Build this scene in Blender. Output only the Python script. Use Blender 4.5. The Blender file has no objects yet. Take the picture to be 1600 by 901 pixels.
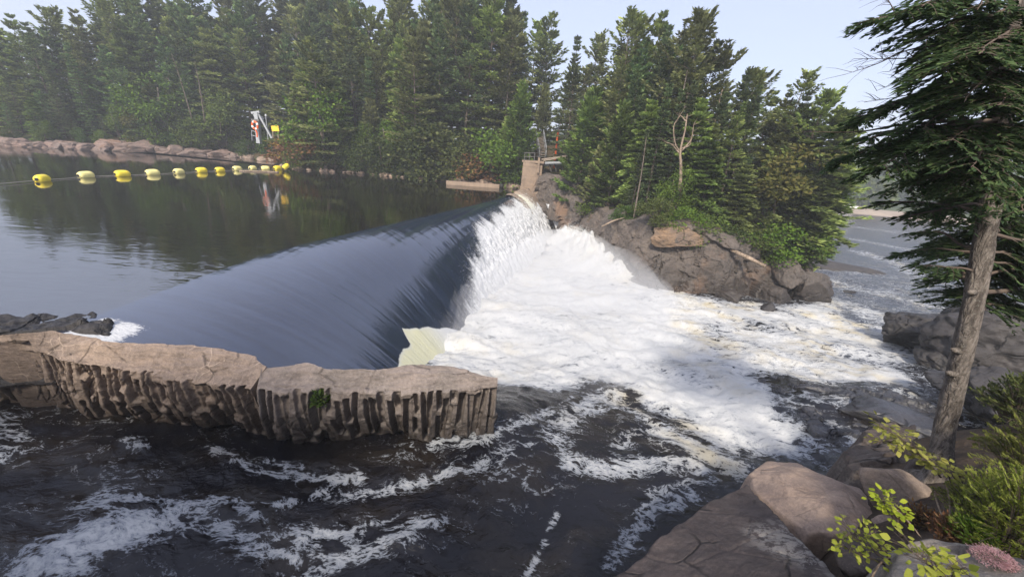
import bpy, bmesh, math, random
import numpy as np
from mathutils import Vector, Matrix

random.seed(7)
rng = np.random.default_rng(11)
scene = bpy.context.scene
COL = scene.collection
R = math.radians

# ------------------------------------------------------------------ camera model (used to turn photo measurements into places)
F, CX, CY = 580.0, 800.0, 450.5
PITCH, ROLL, HC = R(20.3), R(4.5), 5.0

def ray(px, py):
    a = (px - CX) / F; b = -(py - CY) / F
    x = a * math.cos(ROLL) - b * math.sin(ROLL); y = a * math.sin(ROLL) + b * math.cos(ROLL)
    return np.array([x, math.cos(PITCH) + y * math.sin(PITCH), y * math.cos(PITCH) - math.sin(PITCH)])

def at_z(px, py, z):
    d = ray(px, py); return np.array([0, 0, HC]) + d * ((z - HC) / d[2])

def at_y(px, py, y):
    d = ray(px, py); return np.array([0, 0, HC]) + d * (y / d[1])

def proj_x(x, y, z):
    dz = z - HC
    dep = y * math.cos(PITCH) - dz * math.sin(PITCH)
    v = (y * math.sin(PITCH) + dz * math.cos(PITCH)) / dep; h = x / dep
    return CX + (h * math.cos(ROLL) + v * math.sin(ROLL)) * F

cam_d = bpy.data.cameras.new('camera')
cam = bpy.data.objects.new('camera', cam_d); COL.objects.link(cam)
cam_d.sensor_width = 36.0; cam_d.lens = 36.0 * F / 1600.0
cam_d.clip_start = 0.05; cam_d.clip_end = 5000
cam.matrix_world = Matrix.Translation((0, 0, HC)) @ Matrix.Rotation(math.pi / 2 - PITCH, 4, 'X') @ Matrix.Rotation(ROLL, 4, 'Z')
scene.camera = cam

# ------------------------------------------------------------------ numpy noise
def _h(ix, iy, iz, seed):
    h = (ix.astype(np.int64) * 374761393 + iy.astype(np.int64) * 668265263 + iz.astype(np.int64) * 2147483647 + seed * 974634777) & 0xFFFFFFFF
    h = ((h ^ (h >> 13)) * 1274126177) & 0xFFFFFFFF
    h = ((h ^ (h >> 16)) * 2246822519) & 0xFFFFFFFF
    return ((h ^ (h >> 15)) & 0xFFFFFF) / float(0xFFFFFF)

def vn(p, seed=0):
    i = np.floor(p); f = p - i; i = i.astype(np.int64)
    u = f * f * f * (f * (f * 6 - 15) + 10)
    r = 0
    for dx in (0, 1):
        wx = u[:, 0] if dx else 1 - u[:, 0]
        for dy in (0, 1):
            wy = u[:, 1] if dy else 1 - u[:, 1]
            for dz in (0, 1):
                wz = u[:, 2] if dz else 1 - u[:, 2]
                r = r + wx * wy * wz * _h(i[:, 0] + dx, i[:, 1] + dy, i[:, 2] + dz, seed)
    return r * 2 - 1

def fbm(p, octv=4, seed=0, gain=0.5, lac=2.03):
    p = np.asarray(p, float); r = 0; a = 1.0; t = 0
    for o in range(octv):
        r = r + a * vn(p, seed + o * 17); t += a; a *= gain; p = p * lac + 3.7
    return r / t

def ridged(p, octv=4, seed=0):
    p = np.asarray(p, float); r = 0; a = 1.0; t = 0
    for o in range(octv):
        r = r + a * (1 - np.abs(vn(p, seed + o * 13)) * 1.6); t += a; a *= 0.5; p = p * 2.1 + 1.3
    return r / t

def worley(p, seed=0):
    i = np.floor(p).astype(np.int64); f1 = np.full(len(p), 9.0); f2 = f1.copy(); cid = np.zeros(len(p)); off = np.zeros((len(p), 3))
    for dx in (-1, 0, 1):
        for dy in (-1, 0, 1):
            for dz in (-1, 0, 1):
                cx, cy, cz = i[:, 0] + dx, i[:, 1] + dy, i[:, 2] + dz
                q = np.stack([cx + _h(cx, cy, cz, seed), cy + _h(cx, cy, cz, seed + 1), cz + _h(cx, cy, cz, seed + 2)], 1)
                dv = p - q
                d = np.sqrt((dv ** 2).sum(1)); c = _h(cx, cy, cz, seed + 3)
                m = d < f1
                f2 = np.where(m, f1, np.minimum(f2, d)); cid = np.where(m, c, cid); off = np.where(m[:, None], dv, off); f1 = np.where(m, d, f1)
    return f1, f2, cid, off

def sstep(a, b, x):
    t = np.clip((x - a) / (b - a), 0, 1); return t * t * (3 - 2 * t)

class RBF:
    def __init__(s, pts):
        s.p = np.array([[q[0], q[1]] for q in pts], float); z = np.array([q[2] for q in pts], float)
        n = len(s.p); d = np.sqrt(((s.p[:, None] - s.p[None]) ** 2).sum(2))
        A = np.zeros((n + 1, n + 1)); A[:n, :n] = d + np.eye(n) * -0.02; A[n, :n] = 1; A[:n, n] = 1
        s.w = np.linalg.solve(A, np.append(z, 0))
    def __call__(s, x, y):
        x = np.asarray(x, float); y = np.asarray(y, float); sh = x.shape; x = x.ravel(); y = y.ravel(); r = np.full(x.shape, s.w[-1])
        for (a, b), w in zip(s.p, s.w[:-1]): r += w * np.sqrt((x - a) ** 2 + (y - b) ** 2 + 0.01)
        return r.reshape(sh)

def seg_dist(x, y, pl):
    """distance to a polyline"""
    d = np.full(np.shape(x), 1e9)
    for (ax, ay), (bx, by) in zip(pl[:-1], pl[1:]):
        vx, vy = bx - ax, by - ay; L = vx * vx + vy * vy + 1e-9
        t = np.clip(((x - ax) * vx + (y - ay) * vy) / L, 0, 1)
        d = np.minimum(d, np.hypot(x - ax - t * vx, y - ay - t * vy))
    return d

def poly_sd(x, y, poly):
    """signed distance to a polygon, positive inside"""
    pl = list(poly) + [poly[0]]
    d = seg_dist(x, y, [(q[0], q[1]) for q in pl]); ins = np.zeros(np.shape(x), bool)
    for (ax, ay), (bx, by) in zip([(q[0], q[1]) for q in pl[:-1]], [(q[0], q[1]) for q in pl[1:]]):
        c = ((ay > y) != (by > y)) & (x < (bx - ax) * (y - ay) / (by - ay + 1e-12) + ax)
        ins ^= c
    return np.where(ins, d, -d)

def resample(pts, n):
    pts = np.array(pts, float); d = np.r_[0, np.cumsum(np.linalg.norm(np.diff(pts, axis=0), axis=1))]
    t = np.linspace(0, d[-1], n); return np.stack([np.interp(t, d, pts[:, k]) for k in range(pts.shape[1])], 1)

def catmull(pts, n):
    pts = np.array(pts, float); P = np.vstack([2 * pts[0] - pts[1], pts, 2 * pts[-1] - pts[-2]]); out = []
    m = len(pts) - 1
    for u in np.linspace(0, m - 1e-6, n):
        i = int(u); t = u - i; a, b, c, d = P[i:i + 4]
        out.append(0.5 * (2 * b + (c - a) * t + (2 * a - 5 * b + 4 * c - d) * t * t + (3 * b - a - 3 * c + d) * t ** 3))
    return np.array(out)

# ------------------------------------------------------------------ mesh building
class MB:
    def __init__(s): s.v = []; s.q = []; s.t = []; s.n = 0; s.mi_q = []; s.mi_t = []
    def add(s, v, q=None, t=None, mi=0):
        v = np.asarray(v, float).reshape(-1, 3)
        if q is not None and len(q): s.q.append(np.asarray(q, np.int64) + s.n); s.mi_q.append(np.full(len(q), mi))
        if t is not None and len(t): s.t.append(np.asarray(t, np.int64) + s.n); s.mi_t.append(np.full(len(t), mi))
        s.v.append(v); s.n += len(v)
    def box(s, c, size, rot=None, mi=0, taper=1.0):
        x, y, z = np.array(size) / 2
        k = taper
        v = np.array([[-x, -y, -z], [x, -y, -z], [x, y, -z], [-x, y, -z], [-x * k, -y * k, z], [x * k, -y * k, z], [x * k, y * k, z], [-x * k, y * k, z]])
        if rot is not None: v = v @ np.array(rot).T
        s.add(v + np.array(c), [[3, 2, 1, 0], [4, 5, 6, 7], [0, 1, 5, 4], [1, 2, 6, 5], [2, 3, 7, 6], [3, 0, 4, 7]], mi=mi)
    def beam(s, a, b, w, h, mi=0):
        a = np.array(a, float); b = np.array(b, float); d = b - a; L = np.linalg.norm(d); d /= L
        up = np.array([0, 0, 1.0]) if abs(d[2]) < .95 else np.array([0, 1.0, 0])
        sd = np.cross(d, up); sd /= np.linalg.norm(sd); u2 = np.cross(sd, d)
        s.box((a + b) / 2, (w, L, h), np.stack([sd, d, u2], 1), mi)
    def tube(s, pts, rad, n=8, cap=True, mi=0):
        pts = np.asarray(pts, float); m = len(pts); rad = np.broadcast_to(np.asarray(rad, float), (m,)) if np.ndim(rad) < 2 else rad
        tan = np.gradient(pts, axis=0); tan /= np.linalg.norm(tan, axis=1)[:, None] + 1e-9
        ref = np.array([0.31, 0.87, 0.13]); ref = ref if abs(tan[0] @ ref) < .9 else np.array([1.0, 0, 0])
        sd = np.cross(tan, ref); sd /= np.linalg.norm(sd, axis=1)[:, None] + 1e-9; up = np.cross(sd, tan)
        an = np.arange(n) * 2 * np.pi / n
        v = pts[:, None] + (np.cos(an)[None, :, None] * sd[:, None] + np.sin(an)[None, :, None] * up[:, None]) * rad[:, None, None]
        i = np.arange(m - 1)[:, None] * n; j = np.arange(n)[None]; k = (j + 1) % n
        q = np.stack([i + j, i + k, i + n + k, i + n + j], 2).reshape(-1, 4)
        v = v.reshape(-1, 3); t = None
        if cap:
            v = np.vstack([v, pts[0], pts[-1]]); a, b = m * n, m * n + 1; jj = np.arange(n); kk = (jj + 1) % n
            t = np.vstack([np.stack([np.full(n, a), kk, jj], 1), np.stack([np.full(n, b), (m - 1) * n + jj, (m - 1) * n + kk], 1)])
        s.add(v, q, t, mi)
    def leaves(s, P, D, S, L, W, mi=0):
        L = np.asarray(L)[..., None] if np.ndim(L) else L; W = np.asarray(W)[..., None] if np.ndim(W) else W
        v = np.stack([P, P + D * L * .45 + S * W, P + D * L, P + D * L * .45 - S * W], 1).reshape(-1, 3)
        s.add(v, np.arange(len(P) * 4).reshape(-1, 4), mi=mi)
    def build(s, name, mats, parent=None, loc=None, smooth=False, attrs=None, uv=None):
        v = np.vstack(s.v).astype(np.float32)
        if loc is not None: v = v - np.array(loc, np.float32)
        q = np.vstack(s.q) if s.q else np.zeros((0, 4), np.int64); t = np.vstack(s.t) if s.t else np.zeros((0, 3), np.int64)
        me = bpy.data.meshes.new(name); me.vertices.add(len(v)); me.vertices.foreach_set('co', v.ravel())
        li = np.r_[q.ravel(), t.ravel()].astype(np.int32); me.loops.add(len(li)); me.loops.foreach_set('vertex_index', li)
        st = np.r_[np.arange(len(q)) * 4, len(q) * 4 + np.arange(len(t)) * 3].astype(np.int32)
        me.polygons.add(len(st)); me.polygons.foreach_set('loop_start', st)
        me.polygons.foreach_set('loop_total', np.r_[np.full(len(q), 4), np.full(len(t), 3)].astype(np.int32))
        mats = mats if isinstance(mats, (list, tuple)) else [mats]
        for m in mats: me.materials.append(m)
        if len(mats) > 1: me.polygons.foreach_set('material_index', np.r_[np.concatenate(s.mi_q) if s.mi_q else [], np.concatenate(s.mi_t) if s.mi_t else []].astype(np.int32))
        me.polygons.foreach_set('use_smooth', np.full(len(st), bool(smooth)))
        for k, a in (attrs or {}).items():
            at = me.attributes.new(k, 'FLOAT', 'POINT'); at.data.foreach_set('value', np.asarray(a, np.float32).ravel())
        if uv is not None:
            ul = me.uv_layers.new(name='UVMap'); ul.data.foreach_set('uv', np.asarray(uv, np.float32)[li].ravel())
        me.update(calc_edges=True); me.validate()
        o = bpy.data.objects.new(name, me); COL.objects.link(o)
        if loc is not None and parent is None: o.location = tuple(float(c) for c in loc)
        if parent is not None: o.parent = parent
        return o

def gridq(nu, nv):
    i = np.arange(nu - 1)[:, None] * nv; j = np.arange(nv - 1)[None]
    return np.stack([i + j, i + nv + j, i + nv + j + 1, i + j + 1], 2).reshape(-1, 4)

def tag(o, label=None, cat=None, group=None, kind=None):
    if label: o['label'] = label
    if cat: o['category'] = cat
    if group: o['group'] = group
    if kind: o['kind'] = kind
    return o

def empty(name, loc, rz=0.0, scale=1.0):
    o = bpy.data.objects.new(name, None); COL.objects.link(o); o.location = tuple(float(c) for c in loc)
    o.rotation_euler = (0, 0, rz); o.scale = (scale,) * 3; o.empty_display_size = .3
    return o

def copy_tree(o):
    c = o.copy(); COL.objects.link(c)
    for ch in o.children:
        d = ch.copy(); COL.objects.link(d); d.parent = c
        for g in ch.children:
            e = g.copy(); COL.objects.link(e); e.parent = d
    return c

# ------------------------------------------------------------------ material helpers
class NT:
    def __init__(s, name):
        s.m = bpy.data.materials.new(name); s.m.use_nodes = True; s.t = s.m.node_tree; s.t.nodes.clear()
        s.out = s.t.nodes.new('ShaderNodeOutputMaterial')
    def n(s, typ, props=None, ins=None):
        nd = s.t.nodes.new('ShaderNode' + typ)
        for k, v in (props or {}).items(): setattr(nd, k, v)
        for k, v in (ins or {}).items():
            sk = nd.inputs[k]
            if isinstance(v, bpy.types.NodeSocket): s.t.links.new(v, sk)
            else: sk.default_value = v
        return nd
    def mth(s, op, a, b=0.5, c=None, clamp=False):
        d = {0: a, 1: b}
        if c is not None: d[2] = c
        return s.n('Math', {'operation': op, 'use_clamp': clamp}, d).outputs[0]
    def mix(s, f, a, b, blend='MIX'):
        c4 = lambda c: c if isinstance(c, bpy.types.NodeSocket) else (*c[:3], 1)
        return s.n('Mix', {'data_type': 'RGBA', 'blend_type': blend}, {0: f, 6: c4(a), 7: c4(b)}).outputs[2]
    def ss(s, a, b, x):
        return s.n('MapRange', {'interpolation_type': 'SMOOTHSTEP'}, {0: x, 1: a, 2: b, 3: 0.0, 4: 1.0}).outputs[0]
    def noise(s, vec, scale, detail=4, rough=.55, dist=0.0):
        return s.n('TexNoise', None, {'Vector': vec, 'Scale': scale, 'Detail': detail, 'Roughness': rough, 'Distortion': dist}).outputs[0]
    def vor(s, vec, scale, feature='F1', out=0):
        return s.n('TexVoronoi', {'feature': feature}, {'Vector': vec, 'Scale': scale}).outputs[out]
    def co(s, which='Object'): return s.n('TexCoord').outputs[which]
    def pos(s): return s.n('NewGeometry').outputs['Position']
    def mp(s, vec, sc=(1, 1, 1), rot=(0, 0, 0)): return s.n('Mapping', None, {'Vector': vec, 'Scale': sc, 'Rotation': rot}).outputs[0]
    def bump(s, h, st=.5, d=.05, nrm=None):
        i = {'Height': h, 'Strength': st, 'Distance': d}
        if nrm is not None: i['Normal'] = nrm
        return s.n('Bump', None, i).outputs[0]
    def pr(s, col, rough=.8, nrm=None, spec=.3, ior=1.5, **kw):
        i = {'Base Color': col if isinstance(col, bpy.types.NodeSocket) else (*col[:3], 1), 'Roughness': rough, 'Specular IOR Level': spec, 'IOR': ior}
        if nrm is not None: i['Normal'] = nrm
        i.update(kw)
        return s.n('BsdfPrincipled', None, i).outputs[0]
    def end(s, sh):
        s.t.links.new(sh, s.out.inputs[0]); return s.m

def rock_mat(name, a, b, dark, sc=1.0, lichen=None, wet=None, crack=1.0, rough=.85, orange=None, bump=.6, vein=0.0, lichen_at=None):
    """gneiss: blotchy two-tone, veins, cracks; wet=(z0,z1) darkens low rock: splash damp, plus painted shade on the ledges"""
    t = NT(name); p = t.pos()
    w = t.n('VectorMath', {'operation': 'ADD'}, {0: p, 1: t.n('VectorMath', {'operation': 'SCALE'}, {0: t.n('TexNoise', None, {'Vector': p, 'Scale': .9 * sc, 'Detail': 3}).outputs[1], 'Scale': .5 / sc}).outputs[0]}).outputs[0]
    n1 = t.noise(p, 1.1 * sc, 6, .62); n2 = t.noise(p, 14 * sc, 5, .65); n3 = t.noise(t.mp(w, (1, 1, 5)), 2.2 * sc, 5, .6)
    c = t.mix(t.ss(.36, .64, n1), a, b)
    c = t.mix(t.mth('MULTIPLY', t.ss(.45, .7, n3), .55), c, dark)
    c = t.mix(t.mth('MULTIPLY', t.ss(.5, .75, n2), .45), c, [min(1, x * 1.45) for x in a])
    c = t.mix(t.mth('MULTIPLY', t.ss(.56, .3, n2), .35), c, dark)
    if orange: c = t.mix(t.mth('MULTIPLY', t.ss(.56, .70, t.noise(p, .55 * sc, 4)), .65), c, orange)
    sp1 = t.noise(p, 55 * sc, 3, .7); c = t.mix(t.mth('MULTIPLY', t.ss(.58, .70, sp1), .5), c, [min(1, x * 1.8) for x in a]); c = t.mix(t.mth('MULTIPLY', t.ss(.42, .30, sp1), .55), c, [x * .6 for x in dark])
    ve = t.vor(w, .9 * sc, 'DISTANCE_TO_EDGE'); ck = t.ss(.035, .0, ve)
    ck = t.mth('MULTIPLY', ck, t.mth('MULTIPLY', t.ss(.42, .58, t.noise(p, 1.7 * sc, 2)), crack))
    c = t.mix(t.mth('MULTIPLY', ck, .8), c, [x * .25 for x in dark])
    if vein:
        vv = t.ss(.018, .0, t.vor(t.n('VectorMath', {'operation': 'ADD'}, {0: w, 1: (3.3, 1.7, 0)}).outputs[0], 1.9 * sc, 'DISTANCE_TO_EDGE'))
        c = t.mix(t.mth('MULTIPLY', t.mth('MULTIPLY', vv, vein), t.ss(.42, .6, t.noise(p, .8, 3))), c, (.52, .42, .34))
    if lichen:
        lf = t.mth('MULTIPLY', t.ss(.54, .62, t.noise(p, 3.1 * sc, 9, .75)), .75)
        if lichen_at:
            dd = t.n('VectorMath', {'operation': 'LENGTH'}, {0: t.n('VectorMath', {'operation': 'MULTIPLY'}, {0: t.n('VectorMath', {'operation': 'SUBTRACT'}, {0: p, 1: (*lichen_at[:2], 0)}).outputs[0], 1: (1, 1, 0)}).outputs[0]}).outputs[1]
            near = t.ss(lichen_at[2] * 1.25, lichen_at[2] * .6, t.mth('ADD', dd, t.mth('MULTIPLY', t.mth('SUBTRACT', n1, .5), 1.2)))
            lf = t.mth('MULTIPLY', t.ss(.50, .55, t.mth('ADD', t.noise(p, 5.5 * sc, 10, .8), t.mth('MULTIPLY', near, .045))), t.mth('MULTIPLY_ADD', near, .78, .04))
        c = t.mix(lf, c, lichen)
    rg = rough
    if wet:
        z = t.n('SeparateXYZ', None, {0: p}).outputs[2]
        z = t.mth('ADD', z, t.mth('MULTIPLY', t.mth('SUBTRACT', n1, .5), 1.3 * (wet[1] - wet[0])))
        wf = t.ss(wet[1], wet[0], z)  # splash damp on the cliff; damp and painted shade on the ledge fronts
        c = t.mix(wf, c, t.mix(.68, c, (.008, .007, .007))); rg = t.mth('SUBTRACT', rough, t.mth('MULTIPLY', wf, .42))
    h = t.mth('ADD', t.mth('MULTIPLY', n2, .5), t.mth('ADD', t.mth('MULTIPLY', n3, .9), t.mth('MULTIPLY', ck, -.9)))
    h = t.mth('ADD', h, t.mth('MULTIPLY', t.noise(p, 60 * sc, 3), .15))
    return t.end(t.pr(c, rg, t.bump(h, bump, .06 / sc), spec=.35))

def leaf_mat(name, cols, trans=.3, var=.5, rough=.7, patch=None, gain=1.0, hue0=.462):
    t = NT(name); cols = [[min(.6, x * gain) for x in c] for c in cols]
    rnd = t.n('NewGeometry').outputs['Random Per Island']; obj = t.n('ObjectInfo').outputs['Random']
    r = t.n('ValToRGB', None, {0: rnd}); cr = r.color_ramp
    cr.elements[0].color = (*cols[0], 1); cr.elements[1].color = (*cols[-1], 1)
    for i, c in enumerate(cols[1:-1]): e = cr.elements.new((i + 1) / (len(cols) - 1)); e.color = (*c, 1)
    n = t.noise(t.co(), .45 if patch is None else patch, 3)
    c = t.mix(1.0, r.outputs[0], t.n('CombineXYZ', None, {0: t.mth('MULTIPLY_ADD', n, var * 1.6, 1 - var * .8), 1: t.mth('MULTIPLY_ADD', n, var * 1.3, 1 - var * .65), 2: t.mth('MULTIPLY_ADD', n, var, 1 - var * .5)}).outputs[0], 'MULTIPLY')
    c = t.n('HueSaturation', None, {'Hue': t.mth('MULTIPLY_ADD', obj, .04, hue0), 'Saturation': t.mth('MULTIPLY_ADD', obj, .25, .85), 'Value': t.mth('MULTIPLY', t.mth('MULTIPLY_ADD', obj, .5, .75), t.mth('ADD', 1.0, t.n('Attribute', {'attribute_name': 'tone'}).outputs['Fac'])), 'Color': c}).outputs[0]
    d = t.pr(c, rough, spec=.12); tr = t.n('BsdfTranslucent', None, {0: c}).outputs[0]
    return t.end(t.n('MixShader', None, {0: trans, 1: d, 2: tr}).outputs[0])

def plain(name, col, rough=.6, var=.15, sc=6.0, metal=0.0, bump=.15):
    t = NT(name); p = t.pos(); n = t.noise(p, sc, 5, .6)
    c = t.mix(t.ss(.3, .7, n), [x * (1 - var) for x in col], [min(1, x * (1 + var)) for x in col])
    return t.end(t.pr(c, rough, t.bump(n, bump, .02), spec=.3, Metallic=metal))

def bark_mat(name, a, b, sc=1.0, plates=True):
    t = NT(name); p = t.co(); q = t.mp(p, (1, 1, .28))
    n = t.noise(q, 16 * sc, 6, .65); v = t.vor(t.n('VectorMath', {'operation': 'ADD'}, {0: q, 1: t.n('VectorMath', {'operation': 'SCALE'}, {0: t.n('TexNoise', None, {'Vector': q, 'Scale': 9 * sc, 'Detail': 3}).outputs[1], 'Scale': .09 / sc}).outputs[0]}).outputs[0], 22 * sc, 'DISTANCE_TO_EDGE'); big = t.noise(p, 2.4 * sc, 5, .6); fine = t.noise(p, 45 * sc, 4, .6)
    c = t.mix(t.ss(.32, .68, n), a, b)
    c = t.mix(t.mth('MULTIPLY', t.ss(.10, .0, v), .35), c, [x * .4 for x in a])
    c = t.mix(t.mth('MULTIPLY', t.ss(.55, .40, n), .55), c, [x * .45 for x in a])
    c = t.mix(t.mth('MULTIPLY', t.ss(.52, .66, big), .5), c, [min(1, x * 1.5) for x in b])
    c = t.mix(t.mth('MULTIPLY', t.ss(.55, .72, fine), .4), c, (.32, .33, .29))
    h = t.mth('ADD', t.mth('MULTIPLY', t.ss(.0, .2, v), .4), t.mth('MULTIPLY_ADD', fine, .5, t.mth('MULTIPLY', n, 1.8)))
    return t.end(t.pr(c, .9, t.bump(h, .8, .025 / sc), spec=.15))
# ------------------------------------------------------------------ light
SUN_EL, SUN_AZ = R(43), (-.30, -.954)
wd = bpy.data.worlds.new('World'); scene.world = wd; wd.use_nodes = True
nt = wd.node_tree; bg = nt.nodes['Background']
sky = nt.nodes.new('ShaderNodeTexSky'); sky.sky_type = 'NISHITA'; sky.sun_disc = False
sky.sun_elevation = SUN_EL; sky.sun_rotation = math.atan2(SUN_AZ[0], SUN_AZ[1])
sky.altitude = 300; sky.air_density = 1.0; sky.dust_density = 4.0; sky.ozone_density = 2.0
mxs = nt.nodes.new('ShaderNodeMix'); mxs.data_type = 'RGBA'; mxs.inputs[0].default_value = .5
nt.links.new(sky.outputs[0], mxs.inputs[6]); mxs.inputs[7].default_value = (5.7, 5.9, 7.5, 1)
nt.links.new(mxs.outputs[2], bg.inputs[0]); bg.inputs[1].default_value = 0.088
sl = bpy.data.lights.new('sun', 'SUN'); sl.energy = 2.8; sl.angle = R(7); sl.color = (1.0, .90, .76)
so = bpy.data.objects.new('sun', sl); COL.objects.link(so); so.location = (-20, -60, 60)
sd = Vector((SUN_AZ[0] * math.cos(SUN_EL), SUN_AZ[1] * math.cos(SUN_EL), math.sin(SUN_EL)))
so.rotation_euler = sd.to_track_quat('Z', 'Y').to_euler()
vs = scene.view_settings; vs.view_transform = 'Standard'; vs.look = 'None'; vs.exposure = 1.08; vs.gamma = 1
cy = scene.cycles
cy.use_denoising = True; cy.max_bounces = 5; cy.diffuse_bounces = 3; cy.glossy_bounces = 3; cy.transmission_bounces = 3; cy.transparent_max_bounces = 12
cy.volume_bounces = 1; cy.use_adaptive_sampling = True; cy.adaptive_threshold = 0.015
cy.sample_clamp_indirect = 6

# ------------------------------------------------------------------ materials
M = {}
M['rock_pink'] = rock_mat('pink_gneiss', (.30, .22, .17), (.22, .17, .14), (.09, .075, .065), .8)
M['rock_shore'] = rock_mat('red_shore_gneiss', (.215, .15, .125), (.15, .118, .105), (.055, .045, .042), .55, orange=(.24, .14, .09))
M['rock_ledge'] = rock_mat('ledge_gneiss', (.28, .215, .17), (.21, .165, .138), (.085, .067, .056), 1.0, wet=(-2.0, -.3), crack=.7, vein=.6)  # wet range: damp foot, plus shadow painted down the ledge front
M['rock_cliff'] = rock_mat('cliff_gneiss', (.125, .103, .088), (.083, .073, .067), (.038, .034, .032), .45, wet=(-5.2, -1.5), orange=(.22, .135, .085), crack=.3)
M['rock_orange'] = rock_mat('orange_gneiss', (.21, .14, .088), (.13, .10, .08), (.07, .055, .046), .6)
M['rock_ledge_grey'] = rock_mat('grey_ledge_gneiss', (.225, .188, .168), (.17, .147, .134), (.075, .064, .058), 1.0, wet=(-2.0, -.3), crack=.7)  # same band: damp and the painted shade low on the face
M['rock_shelf'] = rock_mat('wet_rock_shelf', (.055, .055, .062), (.035, .037, .044), (.016, .017, .021), .9, rough=.28)
M['rock_dark'] = rock_mat('dark_wet_rock', (.046, .042, .041), (.028, .027, .029), (.016, .016, .018), .9, rough=.5, bump=1.0)
M['rock_grey'] = rock_mat('grey_river_rock', (.060, .054, .052), (.040, .037, .038), (.019, .018, .018), .7, rough=.7)
M['rock_tan'] = rock_mat('tan_boulder', (.36, .27, .21), (.28, .21, .17), (.16, .12, .10), 1.6, crack=.35)
M['rock_tan2'] = rock_mat('brown_grey_boulder', (.25, .195, .155), (.18, .145, .12), (.09, .072, .062), 1.8, crack=.35)
M['rock_brown'] = rock_mat('brown_slab_rock', (.12, .095, .08), (.085, .068, .06), (.035, .03, .028), 1.1, lichen=(.17, .15, .13))
M['rock_lichen'] = rock_mat('lichened_slab_rock', (.085, .068, .064), (.058, .047, .046), (.028, .023, .024), 1.3, lichen=(.27, .25, .23), lichen_at=tuple(at_z(1262, 862, .8)[:2]) + (.55,))
M['rock_slab'] = rock_mat('flat_grey_rock', (.27, .24, .21), (.20, .18, .16), (.10, .09, .08), 2.0, crack=.4)
M['bark'] = bark_mat('pine_bark', (.11, .085, .07), (.20, .165, .14), .5)
M['bark_hem'] = bark_mat('hemlock_bark', (.105, .09, .08), (.20, .175, .155), 1.0)
M['dead'] = bark_mat('dead_wood', (.26, .20, .15), (.36, .28, .21), .6)
M['twig'] = plain('twig_bark', (.11, .085, .07), .9)
M['pine_a'] = leaf_mat('pine_needles', [(.042, .058, .021), (.066, .088, .029), (.094, .115, .036)], .3, gain=2.6)
M['pine_b'] = leaf_mat('dark_pine_needles', [(.024, .042, .020), (.040, .064, .027), (.062, .086, .032)], .3, gain=2.6)
M['pine_c'] = leaf_mat('young_pine_needles', [(.050, .085, .025), (.085, .135, .036), (.12, .17, .045)], .3, gain=1.25)
M['hem'] = leaf_mat('hemlock_needles', [(.016, .034, .014), (.030, .058, .018), (.060, .095, .026)], .42, patch=1.2, gain=2.6, hue0=.50)
M['green'] = leaf_mat('bright_broad_leaves', [(.055, .10, .022), (.09, .15, .03), (.13, .19, .04)], .35, patch=1.0)
M['dkgreen'] = leaf_mat('dark_broad_leaves', [(.03, .06, .018), (.05, .09, .024), (.08, .12, .03)], .3, patch=1.0)
M['yellow'] = leaf_mat('yellowing_leaves', [(.09, .12, .022), (.14, .17, .03), (.20, .20, .04)], .35)
M['lime'] = leaf_mat('lime_leaves', [(.20, .28, .03), (.28, .36, .04), (.36, .42, .06)], .4, var=.3, patch=3)
M['cedar'] = leaf_mat('cedar_sprays', [(.11, .17, .025), (.18, .26, .04), (.28, .34, .06)], .4, patch=1.5)
M['brownfern'] = leaf_mat('brown_fern', [(.16, .09, .035), (.24, .14, .05), (.22, .17, .05)], .3, patch=3)
M['pink'] = leaf_mat('pink_blossom', [(.30, .17, .18), (.38, .23, .24), (.44, .31, .31)], .3, var=.3, patch=4)
M['buoy'] = plain('yellow_plastic', (.78, .62, .05), .38, .08, 3, bump=.05)
M['buoy_pale'] = plain('sun_bleached_yellow_plastic', (.74, .66, .26), .45, .08, 3, bump=.05)
M['black'] = plain('black_rubber', (.02, .02, .02), .6)
M['cable'] = plain('boom_cable', (.30, .28, .24), .6)
M['steel'] = plain('galvanised_steel', (.36, .38, .40), .45, .12, 3, metal=.4)
M['darksteel'] = plain('weathered_steel', (.13, .125, .12), .6, .2, 3, metal=.3)
M['sign'] = plain('yellow_sign_paint', (.80, .50, .04), .5, .05)
M['orange'] = plain('orange_paint', (.75, .13, .03), .5, .08)
M['white'] = plain('white_paint', (.78, .78, .76), .5, .06)
M['wood'] = plain('grey_timber', (.27, .225, .185), .85, .25, 4, bump=.4)
M['sand'] = plain('beach_sand', (.27, .22, .175), .95, .15, .4)

def concrete():
    t = NT('weathered_concrete'); p = t.pos(); n = t.noise(p, .9, 7, .65); n2 = t.noise(p, 9, 5, .6); st = t.noise(t.mp(p, (3, 3, .35)), 1.1, 5, .6)
    c = t.mix(t.ss(.35, .65, n), (.27, .205, .155), (.20, .155, .12)); c = t.mix(t.mth('MULTIPLY', t.ss(.5, .72, st), .5), c, (.17, .13, .10))
    c = t.mix(t.mth('MULTIPLY', t.ss(.6, .75, n2), .4), c, (.32, .27, .22))
    z = t.n('SeparateXYZ', None, {0: p}).outputs[2]; ln = t.ss(.05, .0, t.mth('ABSOLUTE', t.mth('SUBTRACT', t.mth('FRACT', t.mth('MULTIPLY', z, .8)), .5)))
    c = t.mix(t.mth('MULTIPLY', ln, .45), c, (.14, .11, .09))
    return t.end(t.pr(c, .9, t.bump(t.mth('ADD', n2, t.mth('MULTIPLY', ln, -.6)), .4, .03), spec=.2))
M['concrete'] = concrete()

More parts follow.
